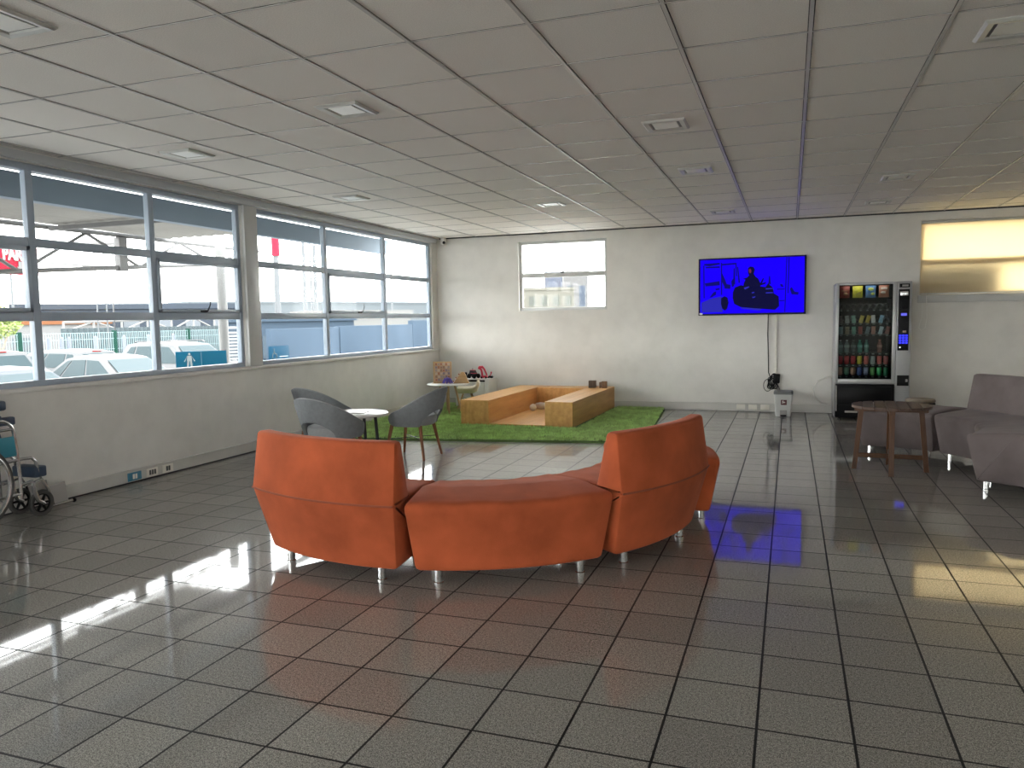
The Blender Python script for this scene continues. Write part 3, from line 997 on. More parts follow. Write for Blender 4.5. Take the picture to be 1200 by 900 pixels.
MB().box(.03, .12, -.055, -.01, .42, .55, .008, M=Matrix.Translation((0, 0, 0)) @ Matrix.Rotation(R(4), 4, 'Y')).build('power_adapter', BLACK, t)
o = MB().box(-.017, .017, -.018, 0, .12, 1.42, .003).build('cable_conduit', mat('ivory conduit', (.62, .60, .54), .5))
o.location = (-.185, BW-.001, 0)
tag(o, 'thin ivory cable conduit running down the wall below the television', 'conduit')

# wall sockets
def socket(label, loc, rz, holes, frame_m, face_m, group, wd=.115):
    t = thing('wall_socket', label, 'socket', loc, rz, group)
    MB().box(-wd/2, wd/2, -.009, 0, -.037, .037, .004).build('cover_plate', frame_m, t)
    for k in range(holes):
        x = (k-(holes-1)/2)*.028
        MB().box(x-.011, x+.011, -.0125, -.0092, -.022, .022, .002).build('socket_module', face_m, t)
    return t
IV = mat('ivory plastic', (.74, .71, .64), .45)
BLU = mat('blue plastic', (.05, .20, .30), .45)
GRM = mat('dark grey plastic', (.08, .08, .08), .45)
GS = 'sockets in the skirting'
socket('blue wall socket plate in the skirting under the left window', (LW+.0225, 5.17, .058), R(90), 2, BLU, IV, GS, .15)
socket('ivory triple wall socket in the skirting, middle one under the left window', (LW+.0225, 5.37, .058), R(90), 3, IV, GRM, GS, .13)
socket('ivory double wall socket in the skirting, third from the wheelchair', (LW+.0225, 5.555, .058), R(90), 2, IV, GRM, GS, .13)
socket('pale socket plate in the back skirting, left of three below the television', (-.655, BW-.0225, .062), 0, 1, IV, IV, GS, .12)
socket('pale socket plate in the back skirting, middle of three below the television', (-.49, BW-.0225, .062), 0, 1, IV, IV, GS, .12)
socket('pale socket plate in the back skirting, right of three near the pedal bin', (-.325, BW-.0225, .062), 0, 1, IV, IV, GS, .12)

# pedal bin
t = thing('pedal_bin', 'grey plastic pedal bin with a dark lid below the television', 'bin', (-.075, 11.12, 0))
def rr(x, y, z, r=.03):
    return [(a, b, z) for a, b in round_poly([(-x, -y), (x, -y), (x, y), (-x, y)], r, 4)]
BING = mat('bin grey', (.50, .51, .50), .4)
MB().loft([rr(.095, .10, 0), rr(.100, .105, .03), rr(.118, .125, .30)]).build('bucket', BING, t)
MB().loft([rr(.124, .131, .3005), rr(.126, .133, .325), rr(.115, .122, .342), rr(.06, .07, .35)]).build('lid', mat('bin lid grey', (.16, .165, .165), .4), t)
mb = MB()
mb.box(-.042, .048, -.120, -.1085, .0, .085, .004)
mb.build('pedal_housing', GREYP, t)
MB().box(-.035, .04, -.16, -.119, .008, .024, .005).build('pedal', BLACK, t)
st = MB().box(-.03, .045, -.1225, -.1195, .165, .235, .002, 1, Matrix.Translation((0, 0, 0)) @ Matrix.Rotation(R(2.5), 4, 'X')).build('sticker', mat('sticker maroon', (.10, .03, .035), .5), t)
WS = mat('sticker white', (.7, .68, .66), .5)
mb = MB()
mb.tube([(-.012, -.1335, .213), (.0, -.1335, .20), (.012, -.1325, .188)], .006, 6).sphere((-.004, -.1338, .216), .006, 8, 6).tube([(.01, -.133, .205), (.024, -.132, .19)], .005, 6).box(-.015, -.002, -.1345, -.1315, .182, .195)
mb.build('sticker_emblem', WS, t)

# cctv camera in the ceiling corner
t = thing('security_camera', 'small white security camera in the ceiling corner above the windows', 'camera', (-5.27, BW-.06, 2.63), R(20))
MB().lathe([(.045, .07), (.045, .04), (.038, .035), (.03, .02)], 20).build('bracket', WHITE, t)
MB().sphere((0, -.01, 0), .05, 18, 12).build('camera_body', WHITE, t)
M = Matrix.Translation((.012, -.053, -.012)) @ Matrix.Rotation(R(100), 4, 'X')
MB().lathe([(0, -.008), (.024, -.008), (.024, .012), (0, .012)], 16, M=M).build('lens', BLACK, t)

# ceiling lamps
def ceiling_lamp(first, loc, label):
    if first is None:
        t = thing('ceiling_lamp', label, 'ceiling lamp', loc, 0, 'recessed ceiling lamps')
        mb = MB()
        a, b_ = .145, .105
        mb.loft([[(s*x, q*y, z) for s, q in ((-1, -1), (1, -1), (1, 1), (-1, 1))] for x, y, z in ((a, a, 0), (a, a, -.006), (a-.012, a-.012, -.016), (b_, b_, -.012), (b_-.008, b_-.008, -.001))], cap=False)
        mb.build('lamp_frame', mat('lamp frame paint', (.55, .55, .52), .3, .2), t, smooth=False)
        MB().box(-b_+.004, b_-.004, -b_+.004, b_-.004, -.0042, -.002).build('reflector', mat('lamp recess', (.12, .12, .115), .4), t, smooth=False)
        MB().box(-b_+.02, b_-.022, -b_+.02, b_-.018, -.009, -.0045, .002, 1).build('diffuser', LAMPW, t, smooth=False)
        return t
    return dup(first, loc, 0, label)
LAMP = [((-3.227, 2.5325), 'recessed square ceiling lamp cut by the top left corner of the photo'),
        ((-2.627, 4.3325), 'recessed square ceiling lamp with a bright pane, above the left orange backrest'),
        ((-4.427, 4.9325), 'recessed square ceiling lamp above the first window, close to its right end'),
        ((-4.427, 7.3325), 'recessed square ceiling lamp above the second window bay, farther left lamp'),
        ((-2.627, 8.7325), 'recessed square ceiling lamp in front of the small back window'),
        ((-.827, 5.5325), 'recessed square ceiling lamp nearest of the three in line towards the television'),
        ((-.827, 7.3325), 'recessed square ceiling lamp middle of the three in line towards the television'),
        ((-.827, 10.3325), 'recessed square ceiling lamp right above the television, farthest of its line'),
        ((.973, 4.3325), 'recessed square ceiling lamp cut by the top right edge of the photo'),
        ((.973, 8.5325), 'recessed square ceiling lamp above the vending machine, nearer of two'),
        ((.973, 10.3325), 'recessed square ceiling lamp above the vending machine, against the back wall')]
first = None
for (x, y), lb in LAMP:
    r_ = ceiling_lamp(first, (x, y, H-.0002), lb)
    if first is None: first = r_

# ================================================================== vending machine
VX, VY = .987, 10.80
t = thing('vending_machine', 'grey snack vending machine with a glass front and dark delivery flap against the back wall', 'vending machine', (VX, VY, 0))
hw, vd, vh = .437, .70, 1.765
gx0, gx1, gz0, gz1 = -.398, .226, .535, 1.735
mb = MB()
mb.box(-hw, gx0-.002, .03, vd, .03, vh, .006); mb.box(gx1+.002, hw, .03, vd, .03, vh, .006)
mb.box(gx0-.002, gx1+.002, .03, vd, gz1+.005, vh, .004); mb.box(gx0-.002, gx1+.002, .03, vd, .03, gz0-.005, .004)
mb.box(gx0-.002, gx1+.002, vd-.06, vd, gz0-.005, gz1+.005)
mb.build('cabinet', VEND, t)
mb = MB()
mb.box(gx0-.0015, gx0+.004, .04, vd-.062, gz0, gz1); mb.box(gx1-.004, gx1+.0015, .04, vd-.062, gz0, gz1)
mb.box(gx0+.004, gx1-.004, vd-.085, vd-.0615, gz0, gz1); mb.box(gx0+.004, gx1-.004, .04, vd-.085, gz1-.0, gz1+.0045); mb.box(gx0+.004, gx1-.004, .05, vd-.085, gz0-.004, gz0+.002)
mb.build('cavity_lining', mat('dark cavity', (.004, .006, .006), .6, spec=.1), t, smooth=False)
mb = MB()       # door with its frame round the glass
mb.box(-hw, gx0, .0, .029, .49, vh, .006); mb.box(gx1, .268, .0, .029, .49, vh, .006)
mb.box(gx0, gx1, .0, .029, gz1, vh, .004); mb.box(gx0, gx1, .0, .029, .49, gz0, .004)
mb.build('door_frame', mat('vending light frame', (.36, .36, .36), .3, .2), t)
MB().box(gx0+.0, gx1-.0, .012, .017, gz0, gz1).build('door_glass', CABGLASS, t, smooth=False)
MB().box(.270, hw, -.004, .029, .03, vh, .006).build('control_column', VEND, t)
MB().box(-hw+.008, .262, -.008, .029, .035, .472, .008).build('delivery_panel', VENDD, t)
o = MB().box(-.40, .235, -.016, -.0085, .20, .44, .006).build('delivery_flap', BLACK, t)
MB().box(-.31, -.16, -.012, -.0085, .10, .125, .002).build('flap_handle', GREYP, t)
MB().tube([(-.415, -.02, .12), (-.415, -.02, .45)], .008, 8).build('flap_hinge', GREYP, t)
MB().box(.287, .412, -.010, -.0045, .90, 1.665, .003).build('control_panel', BLACK, t)
MB().box(.295, .412, -.010, -.0045, 1.688, 1.735, .002).build('top_display', BLACK, t)
MB().box(.325, .395, -.0115, -.0102, 1.70, 1.722).build('display_text', GREYP, t, smooth=False)
MB().box(.302, .395, -.018, -.0105, 1.585, 1.64, .003).build('coin_slot_plate', STEEL, t)
MB().box(.315, .40, -.016, -.0105, 1.42, 1.53, .004).build('note_reader', VENDD, t)
MB().box(.318, .385, -.012, -.0105, 1.335, 1.368).build('price_display', mat('display violet blue', (.02, .02, .1), .4, emit=(.10, .10, .75), estr=.2), t, smooth=False)
MB().box(.342, .382, -.013, -.0105, 1.125, 1.15, .002).build('label_plate', mat('brown label', (.28, .20, .17), .5), t)
KEY = mat('lit blue key', (.01, .01, .1), .4, emit=(.02, .025, .85), estr=.28)
for r in range(4):
    for c in range(3):
        MB().box(.300+c*.036, .329+c*.036, -.014, -.0103, .985+r*.030, 1.010+r*.030, .003, 1).build('key', KEY, t)
MB().lathe([(0, -.012), (.01, -.012), (.01, 0), (0, 0)], 12, M=Matrix.Translation((.315, -.0105, .94)) @ Matrix.Rotation(PI/2, 4, 'X')).build('lock', STEEL, t)
MB().box(.290, .424, -.009, -.0045, .455, .588, .004).build('coin_return', BLACK, t)
MB().box(.385, .41, -.016, -.0095, .505, .54, .004).build('coin_return_lip', GREYP, t)
shelf_z = [1.572, 1.424, 1.248, 1.104, .868, .718, .572]
for z in shelf_z:
    MB().box(gx0+.008, gx1-.008, .075, vd-.09, z-.014, z-.004).box(gx0+.008, gx1-.008, .068, .074, z-.022, z-.001).build('shelf', VENDD, t, smooth=False)
STR = mat('price strip', (.16, .19, .18), .5)
for z in shelf_z[1:]:
    mb = MB()
    for k in range(8):
        x = -.368+.077*k
        mb.box(x-.014, x+.014, .0655, .0675, z-.020, z-.005)
    mb.build('price_strip', STR, t, smooth=False)
for z, rad in ((1.426, .034), (1.25, .032), (1.106, .032)):
    for k in range(8):
        x = -.368+.077*k
        if abs(x) > .5: continue
        pts = [(x+rad*math.cos(a*2*PI/12+k), .075+.33*a/84, z+rad+.004+rad*math.sin(a*2*PI/12+k)) for a in range(85)]
        MB().tube(pts, .0024, 4).build('spiral_coil', CHROME, t)
MB().box(-hw-.0015, -hw-.0, .05, .10, 1.52, 1.73).build('side_label', WHITE, t, smooth=False)
for x in (-.37, .37):
    for y in (.08, .62):
        MB().lathe([(.025, 0), (.025, .01), (.015, .012), (.015, .0305)], 12, (x, y, 0)).build('foot', BLACKM, t)
MB().tube([(-.432, .56, .52), (-.50, .50, .525), (-.62, .48, .47), (-.68, .50, .36), (-.66, .54, .24), (-.58, .60, .16), (-.45, .66, .13)], .012, 8).build('hose', mat('white hose', (.66, .65, .61), .4), t)
ld = bpy.data.lights.new('added_fill_light', 'AREA')  # faint fill light added for the products, no lamp tube behind it
ld.shape = 'RECTANGLE'; ld.size = .5; ld.size_y = .04; ld.energy = .05
lo = bpy.data.objects.new('added_fill_light', ld); COL.objects.link(lo)
lo.parent = t; lo.location = (-.086, .05, 1.725); lo.rotation_euler = (R(22), 0, 0)

def vend_loc(x, y, z): return (VX+x, VY+y, z)
def bag_mesh(w_, h, d):
    rings = []
    for i in range(9):
        v = i/8
        b_ = d*math.sin(PI*max(.04, min(.96, v)))**.6
        ww = w_*(1-.06*math.sin(PI*v))
        rings.append([(-ww/2, 0, h*v), (-ww*.3, -b_*.85/2, h*v), (0, -b_/2, h*v), (ww*.3, -b_*.85/2, h*v), (ww/2, 0, h*v), (ww*.3, b_*.85/2, h*v), (0, b_/2, h*v), (-ww*.3, b_*.85/2, h*v)])
    return MB().loft(rings)
def pm(c, r=.35): return mat('pack %.2f %.2f %.2f' % c, c, r, noise=.12, nscale=40)
BAGS = [((.36, .07, .05), (.50, .25, .12), 'dark red snack bag, first from the left on the top shelf of the vending machine'),
        ((.62, .55, .03), (.40, .30, .05), 'yellow snack bag, second from the left on the top shelf of the vending machine'),
        ((.08, .20, .42), (.50, .55, .10), 'blue and yellow snack bag, third from the left on the top vending shelf'),
        ((.46, .17, .10), (.62, .50, .42), 'orange-brown snack bag, right end of the top shelf of the vending machine')]
for k, (c, c2, lb) in enumerate(BAGS):
    x = -.33+.153*k
    t = thing('snack_bag', lb, 'snack', vend_loc(x, .10, 1.574), 0, 'snack bags on the top vending shelf')
    bag_mesh(.122, .152, .05).build('bag', pm(c), t)
    mb = MB()
    if k == 0: mb.box(-.035, .04, -.030, -.026, .085, .10); mb.sphere((.01, -.022, .05), .022, 10, 6, (1.3, .5, .8))
    elif k == 1: mb.prism([(-.03, -.027, .03), (.045, -.027, .06), (.05, -.027, .085), (-.02, -.027, .05)], (0, .006, 0))
    elif k == 2: mb.sphere((0, -.022, .105), .03, 12, 6, (1.2, .3, .7)); mb.sphere((.025, -.022, .045), .022, 12, 6, (1, .4, .8))
    else: mb.box(-.038, .038, -.029, -.025, .10, .125); mb.sphere((-.01, -.022, .06), .025, 12, 6, (1.2, .4, .7))
    mb.build('bag_print', pm(c2), t)
def small_pack(x, z, c, lb, tilt, grp, w_=.05, h=.10):
    o = bag_mesh(w_, h, .024).build('snack_pack', pm(c), None)
    o.location = vend_loc(x, .092, z)
    o.rotation_euler = (0, tilt, 0)
    tag(o, lb, 'snack', grp)
ORD = ['first', 'second', 'third', 'fourth', 'fifth', 'sixth', 'seventh', 'eighth']
R3 = [(0, (.10, .09, .085), 'dark'), (1, (.30, .32, .32), 'silver'), (2, (.16, .33, .26), 'green and silver'), (3, (.55, .42, .08), 'golden'), (4, (.55, .40, .06), 'amber'), (5, (.60, .60, .58), 'white'), (6, (.22, .40, .55), 'light blue')]
for k, c, nm in R3:
    small_pack(-.368+.077*k, 1.249, c, nm+' snack packet, '+ORD[k]+' from the left on the third vending shelf', .25 if k in (3, 4, 6) else -.1, 'snack packets on the third vending shelf')
R4 = [(0, (.20, .30, .32), 'pale teal'), (1, (.30, .26, .17), 'beige'), (2, (.08, .24, .17), 'dark green'), (3, (.30, .06, .05), 'red'), (4, (.18, .24, .26), 'grey blue'), (5, (.42, .20, .15), 'salmon'), (6, (.36, .46, .50), 'pale blue'), (7, (.20, .07, .05), 'dark red')]
for k, c, nm in R4:
    small_pack(-.368+.077*k, 1.105, c, nm+' snack packet, '+ORD[k]+' from the left on the fourth vending shelf', .22 if k in (4, 6, 7) else 0, 'snack packets on the fourth vending shelf')
def bottle(x, z, c, capc, lb):
    t = thing('drink_bottle', lb, 'bottle', vend_loc(x, .11, z), 0, 'bottles on the fifth vending shelf')
    MB().lathe([(0, 0), (.026, 0), (.029, .008), (.029, .05), (.026, .06), (.029, .07), (.029, .10), (.020, .128), (.011, .145), (.011, .150), (0, .150)], 18).build('bottle_body', pm(c, .15), t)
    MB().lathe([(0, .1505), (.0135, .1505), (.0135, .166), (0, .166)], 14).build('cap', pm(capc), t)
    MB().lathe([(.0295, .066), (.0298, .068), (.0298, .098), (.0295, .10)], 18).build('bottle_label', pm(tuple(min(1, q*1.5+.03) for q in c)), t)
for k, c, cc, nm in [(0, (.13, .18, .17), (.4, .42, .42), 'clear'), (1, (.18, .24, .22), (.5, .52, .52), 'pale'), (2, (.05, .07, .065), (.1, .1, .1), 'dark'), (3, (.05, .22, .17), (.05, .30, .22), 'green'), (4, (.06, .20, .16), (.05, .26, .2), 'dark green'), (6, (.20, .085, .06), (.40, .14, .10), 'brown')]:
    bottle(-.368+.077*k, .869, c, cc, nm+' drink bottle, position '+ORD[k]+' from the left on the fifth vending shelf')
def can(x, z, c, lb, grp):
    t = thing('drink_can', lb, 'can', vend_loc(x, .11, z), 0, grp)
    MB().lathe([(0, .002), (.022, .0), (.024, .002), (.030, .012), (.030, .098), (.0255, .108)], 18).build('can_body', mat('can paint', c, .22, .35), t)
    MB().lathe([(.0255, .1083), (.0265, .111), (.024, .111), (.023, .108), (0, .108)], 18).build('can_top', STEEL, t)
R6 = [((.42, .03, .04), 'dark red'), ((.55, .07, .07), 'red'), ((.50, .05, .06), 'crimson'), ((.50, .46, .05), 'yellow'), ((.48, .10, .08), 'brick red'), ((.30, .36, .34), 'silver'), ((.52, .12, .10), 'light red'), ((.30, .06, .06), 'maroon')]
for k, (c, nm) in enumerate(R6):
    can(-.368+.077*k, .719, c, nm+' drink can, '+ORD[k]+' from the left on the sixth vending shelf', 'cans on the sixth vending shelf')
R7 = [((.42, .24, .17), 'copper'), ((.08, .20, .12), 'dark green'), ((.45, .27, .17), 'bronze'), ((.06, .09, .26), 'dark blue'), ((.22, .24, .36), 'silver blue'), ((.16, .40, .12), 'lime green'), ((.08, .42, .16), 'bright green'), ((.05, .24, .13), 'bottle green')]
for k, (c, nm) in enumerate(R7):
    can(-.368+.077*k, .573, c, nm+' drink can, '+ORD[k]+' from the left on the bottom vending shelf', 'cans on the bottom vending shelf')

# stool behind the taupe bench
t = thing('padded_stool', 'black stool with a tan seat pad behind the taupe bench, right of the vending machine', 'stool', (1.33, 9.28, 0))
MB().lathe([(0, .405), (.13, .405), (.145, .415), (.148, .43), (.14, .445), (0, .455)], 28).build('seat_pad', mat('tan vinyl', (.15, .12, .085), .5, noise=.3, nscale=8), t)
MB().lathe([(0, .36), (.135, .36), (.146, .37), (.146, .404), (0, .404)], 28).build('seat_ring', BLACK, t)
for k in range(4):
    a = R(45+90*k)
    MB().tube([(.10*math.cos(a), .10*math.sin(a), .36), (.15*math.cos(a), .15*math.sin(a), 0)], .012, 8).build('leg', BLACKM, t)

# ================================================================== folded wheelchair
t = thing('wheelchair', 'folded steel wheelchair with teal side panels parked under the left window', 'wheelchair', (-5.215, 3.50, 0), R(90))
ALU = mat('wheelchair tube', (.55, .55, .55), .25, .9)
for s, yb in ((-1, -.105), (1, .105)):
    ys_ = yb*1.0
    mb = MB()
    arc = [(.27+.10*math.sin(a*PI/2/5), yb, .635+.095*math.cos(a*PI/2/5)) for a in range(6)]
    mb.tube([(-.12, yb, .73), (.0, yb, .73), (.2, yb, .73)]+arc+[(.385, yb, .50), (.395, yb, .30), (.395, yb, .16)], .012, 8)
    mb.tube([(-.12, yb, .66), (.37, yb, .665)], .010, 8)
    mb.tube([(-.12, yb, .12), (-.12, yb, .88), (-.16, yb, .93), (-.25, yb, .94)], .012, 8)
    mb.tube([(-.12, yb, .42), (.42, yb, .445), (.49, yb, .44), (.52, yb, .41), (.535, yb, .33)], .011, 8)
    mb.tube([(-.12, yb, .18), (.40, yb, .20)], .011, 8)
    mb.tube([(.535, yb, .33), (.56, yb, .27), (.42, yb, .25)], .010, 8)
    mb.build('side_frame', ALU, t)
    MB().box(-.10, .275, yb-.024, yb+.024, .742, .772, .008).build('armrest_pad', NAVY, t)
    MB().box(-.10, .378, yb-.006, yb+.006, .475, .615, .004).build('side_panel', TEAL, t)
    # big wheel
    yw = yb+s*.045
    M = Matrix.Translation((0, yw, .31)) @ Matrix.Rotation(PI/2, 4, 'X')
    w_ = MB().tube([(.295*math.cos(a*2*PI/40), yw, .31+.295*math.sin(a*2*PI/40)) for a in range(40)], .015, 8, closed=True).build('drive_wheel', RUBBER, t)
    MB().tube([(.262*math.cos(a*2*PI/40), yw+s*.032, .31+.262*math.sin(a*2*PI/40)) for a in range(40)], .009, 8, closed=True).build('hand_rim', ALU, w_)
    mb = MB()
    mb.tube([(.277*math.cos(a*2*PI/40), yw, .31+.277*math.sin(a*2*PI/40)) for a in range(40)], .008, 6, closed=True)
    for k in range(12):
        a = k*2*PI/12
        mb.tube([(.03*math.cos(a+.5), yw+.012*(-1)**k, .31+.03*math.sin(a+.5)), (.275*math.cos(a), yw, .31+.275*math.sin(a))], .003, 5)
    mb.tube([(0, yw-.03, .31), (0, yw+.03, .31)], .03, 12)
    mb.build('spokes', ALU, w_)
    # caster
    cx = .545
    cw = MB().tube([(cx+.082*math.cos(a*2*PI/28), yb, .10+.082*math.sin(a*2*PI/28)) for a in range(28)], .016, 8, closed=True).build('caster_wheel', RUBBER, t)
    mb = MB()
    for k in range(6):
        a = k*PI/3
        mb.tube([(cx, yb, .10), (cx+.072*math.cos(a), yb, .10+.072*math.sin(a))], [.012, .008], 6)
    mb.tube([(cx, yb-.018, .10), (cx, yb+.018, .10)], .018, 10)
    mb.tube([(cx+.066*math.cos(a*2*PI/28), yb, .10+.066*math.sin(a*2*PI/28)) for a in range(28)], .008, 6, closed=True)
    mb.build('caster_hub', BLACK, cw)
    MB().tube([(.47, yb-.03, .27), (.475, yb-.03, .20), (.50, yb-.028, .13), (cx, yb-.026, .10)], [.015, .016, .015, .014], 8).build('caster_fork', ALU, t)
    MB().tube([(.395, yb, .26), (.47, yb, .27), (.49, yb, .27)], .012, 8).build('fork_bracket', ALU, t)
    # leg rest
    MB().tube([(.56, yb, .27), (.60, yb, .20), (.64, yb, .07)], .010, 8).build('leg_rest', ALU, t)
    fp = MB().box(-.075, .075, -.006, .006, -.005, .145, .004, 2, Matrix.Translation((.70, yb+s*.0+.012*(-s), .065)) @ Matrix.Rotation(R(-8), 4, 'Y')).build('footplate', GREYP, t)
    MB().tube([(.62, yb, .058), (.80, yb, .062)], .011, 8).build('footplate_bar', ALU, t)
    MB().sphere((.815, yb, .060), .018, 10, 6).build('end_cap', BLACK, t)
    MB().tube([(-.25, yb, .94), (-.36, yb, .935)], .017, 10).build('push_grip', BLACK, t)
MB().box(.50, .60, -.115, .115, .29, .37, .012, 2, Matrix.Translation((0, 0, 0))).build('calf_strap', NAVY, t)
MB().loft([[(-.125, -.10, z), (-.10, -.05, z), (-.02, 0, z), (-.10, .05, z), (-.125, .10, z), (-.135, .10, z), (-.115, .05, z), (-.035, 0, z), (-.115, -.05, z), (-.135, -.10, z)] for z in (.50, .87)]).build('back_rest', NAVY, t)
MB().loft([[(x, -.095, .50), (x, -.03, .66), (x, 0, .68), (x, .03, .66), (x, .095, .50), (x, .085, .50), (x, .02, .64), (x, 0, .655), (x, -.02, .64), (x, -.085, .50)] for x in (-.09, .32)]).build('folded_seat', NAVY, t)
MB().box(-.08, .50, .035, .085, .675, .735, .012).build('folded_cushion', NAVY, t)
MB().box(-.08, .44, .035, .090, .785, .855, .015).build('folded_cushion', NAVY, t)
mb = MB()
mb.tube([(.22, -.10, .20), (.22, .0, .42), (.22, .085, .50)], .011, 8); mb.tube([(.24, .10, .20), (.24, .0, .42), (.24, -.085, .50)], .011, 8)
mb.build('cross_brace', ALU, t)

# ================================================================== outside
GZ = -.8
ASPH = mat('pale concrete yard', (.24, .238, .23), .9, noise=.1, nscale=.7, spec=.05)
o = struct(MB().box(-260, 160, -120, 260, GZ-.1, GZ).build('ground', ASPH, smooth=False))
struct(MB().box(-10.2, LW-.11, -30, 9.0, GZ, GZ+.02).build('bounce_cut_strip', mat('dark bounce cut', (.08, .08, .08), .9, noise=.15, nscale=2, spec=.05), smooth=False))  # unseen dark strip added to cut light bounced onto the ceiling
CONC = mat('blue grey concrete', (.031, .045, .063), .8, noise=.10, nscale=1.2, spec=.05)
CANS = mat('canopy sheet', (.27, .262, .245), .6, noise=.08, nscale=1.5, spec=.05)
CANB = mat('canopy beam paint', (.19, .235, .285), .5, spec=.05)
TRUS = mat('truss paint', (.15, .15, .15), .45, spec=.05)
WHT = mat('white outdoor paint', (.15, .15, .147), .5, spec=.05)
t = thing('entrance_canopy', 'steel canopy with a blue-grey fascia beam and lattice truss outside the left windows', 'canopy', (-8.0, 5, GZ))
def L(x, y, z): return (x+8.0, y-5, z-GZ)
def lbox(mb, x0, x1, y0, y1, z0, z1, **k): return mb.box(x0+8.0, x1+8.0, y0-5, y1-5, z0-GZ, z1-GZ, **k)
lbox(MB(), -6.66, -6.54, -3, 12.0, 2.53, 2.765).build('fascia_beam', CANB, t, smooth=False)
lbox(MB(), -6.66, -5.63, -3, 12.0, 2.80, 2.86).build('soffit', CANS, t, smooth=False)
rings = []
for x in np.linspace(-6.67, -8.92, 46):
    zc = 2.68 + .012*math.cos(x*2*PI/.19)
    rings.append([L(x, -3, zc), L(x, 9.4, zc), L(x, 9.4, zc+.02), L(x, -3, zc+.02)])
MB().loft(rings).build('roof_sheet', CANS, t)
for y in (1.0, 4.2, 7.4):
    lbox(MB(), -8.9, -6.67, y, y+.05, 2.60, 2.655).build('rafter', TRUS, t, smooth=False)
tp = lambda y: 2.63+.012*(y-8)
bp_ = lambda y: 2.08+.085*(y-7.2) if y > 5.6 else 2.08-.085*1.6
tr = MB()
tr.tube([L(-8.95, -2.5, 2.63), L(-8.95, 11.6, 2.66)], .035, 6).tube([L(-8.95, 2.0, 1.96), L(-8.95, 5.6, 1.95), L(-8.95, 11.4, 2.44)], .035, 6)
ysn = [5.0, 6.0, 7.0, 8.0, 8.9, 9.7, 10.5, 11.3]
tr = tr.build('truss', TRUS, t)
for k in range(len(ysn)-1):
    a, b_ = ysn[k], ysn[k+1]
    za = tp(a) if k % 2 else bp_(a); zb = bp_(b_) if k % 2 else tp(b_)
    MB().tube([L(-8.95, a, za), L(-8.95, b_, zb)], .022, 6).build('truss_diagonal', TRUS, tr)
lbox(MB(), -9.0, -8.9, 8.5, 8.64, 2.15, 2.62).build('truss_post', TRUS, tr, smooth=False)
MB().tube([L(-8.98, 8.57, 2.55), L(-11.6, 9.4, 2.72)], .035, 6).tube([L(-8.98, 8.57, 2.2), L(-11.6, 9.4, 2.45)], .03, 6).build('side_truss', TRUS, t)
MB().lathe([(.10, 0), (.10, .02), (.075, .025), (.075, 2.65-GZ)], 18, L(-8.62, 10.22, GZ)).build('column', WHT, t)

# blue pedestrian sign on its post
SBLUE = mat('sign blue', (.008, .075, .13), .5, spec=.05)
SWH = mat('sign white', (.25, .28, .29), .5, spec=.05)
t = thing('pedestrian_sign', 'blue sign with a white walking figure in front of the parked cars', 'sign', (-8.4, 9.44, GZ), R(47))
MB().box(-.36, .36, -.012, .0, 1.49, 1.775, .004).build('sign_plate', SBLUE, t)
MB().tube([(0, .03, 0), (0, .03, 1.76)], .028, 10).build('post', TRUS, t)
MB().box(-.03, .03, .0005, .02, 1.6, 1.65).build('bracket', TRUS, t, smooth=False)
mb = MB()
mb.sphere((-.17, -.014, 1.735), .018, 10, 6, (1, .3, 1))
mb.prism([(-.20, -.0125, 1.71), (-.14, -.0125, 1.71), (-.135, -.0125, 1.63), (-.205, -.0125, 1.63)], (0, -.004, 0))
mb.prism([(-.20, -.0125, 1.63), (-.175, -.0125, 1.63), (-.185, -.0125, 1.51), (-.215, -.0125, 1.51)], (0, -.004, 0))
mb.prism([(-.165, -.0125, 1.63), (-.138, -.0125, 1.63), (-.125, -.0125, 1.51), (-.155, -.0125, 1.51)], (0, -.004, 0))
mb.prism([(-.205, -.0125, 1.70), (-.20, -.0125, 1.71), (-.235, -.0125, 1.62), (-.25, -.0125, 1.62)], (0, -.004, 0))
mb.prism([(-.14, -.0125, 1.71), (-.135, -.0125, 1.70), (-.09, -.0125, 1.63), (-.105, -.0125, 1.62)], (0, -.004, 0))
mb.build('walking_figure', SWH, t, smooth=False)
MB().box(.08, .30, -.0145, -.0122, 1.545, 1.56).box(-.005, 0, -.0145, -.0122, 1.51, 1.76).build('sign_stripe', SWH, t, smooth=False)

# red parking sign
t = thing('parking_sign', 'red parking sign with white letters and a white down arrow, outside', 'sign', (-10.15, 8.0, GZ), R(90))
PRED = mat('sign red', (.22, .012, .025), .5, spec=.05)
MB().box(-1.6, .24, 0, .05, 2.91, 3.30, .008).build('sign_panel', PRED, t)
MB().tube([(-1.5, .09, 0), (-1.5, .09, 3.3)], .04, 8).build('post', TRUS, t)
fc = bpy.data.curves.new('letters', 'FONT')
fc.body = 'PARK'
fc.size = .225
fc.extrude = .006
fc.offset = .010
fo = bpy.data.objects.new('letters_source', fc)
COL.objects.link(fo)
bpy.context.view_layer.update()
me = bpy.data.meshes.new_from_object(fo.evaluated_get(bpy.context.evaluated_depsgraph_get()))
bpy.data.objects.remove(fo)
me.transform(Matrix.Diagonal((.72, 1, 1, 1)))
me.materials.clear(); me.materials.append(mat('sign letter white', (.3, .3, .3), .5, spec=.05))
o = bpy.data.objects.new('letters', me); COL.objects.link(o); o.parent = t
o.rotation_euler = (R(90), 0, 0); o.location = (-.30, -.008, 3.115)
MB().prism([(-.069, -.002, 3.095), (-.019, -.002, 3.095), (-.019, -.002, 3.02), (.006, -.002, 3.02), (-.044, -.002, 2.955), (-.094, -.002, 3.02), (-.069, -.002, 3.02)], (0, -.008, 0)).build('down_arrow', WHT, t, smooth=False)

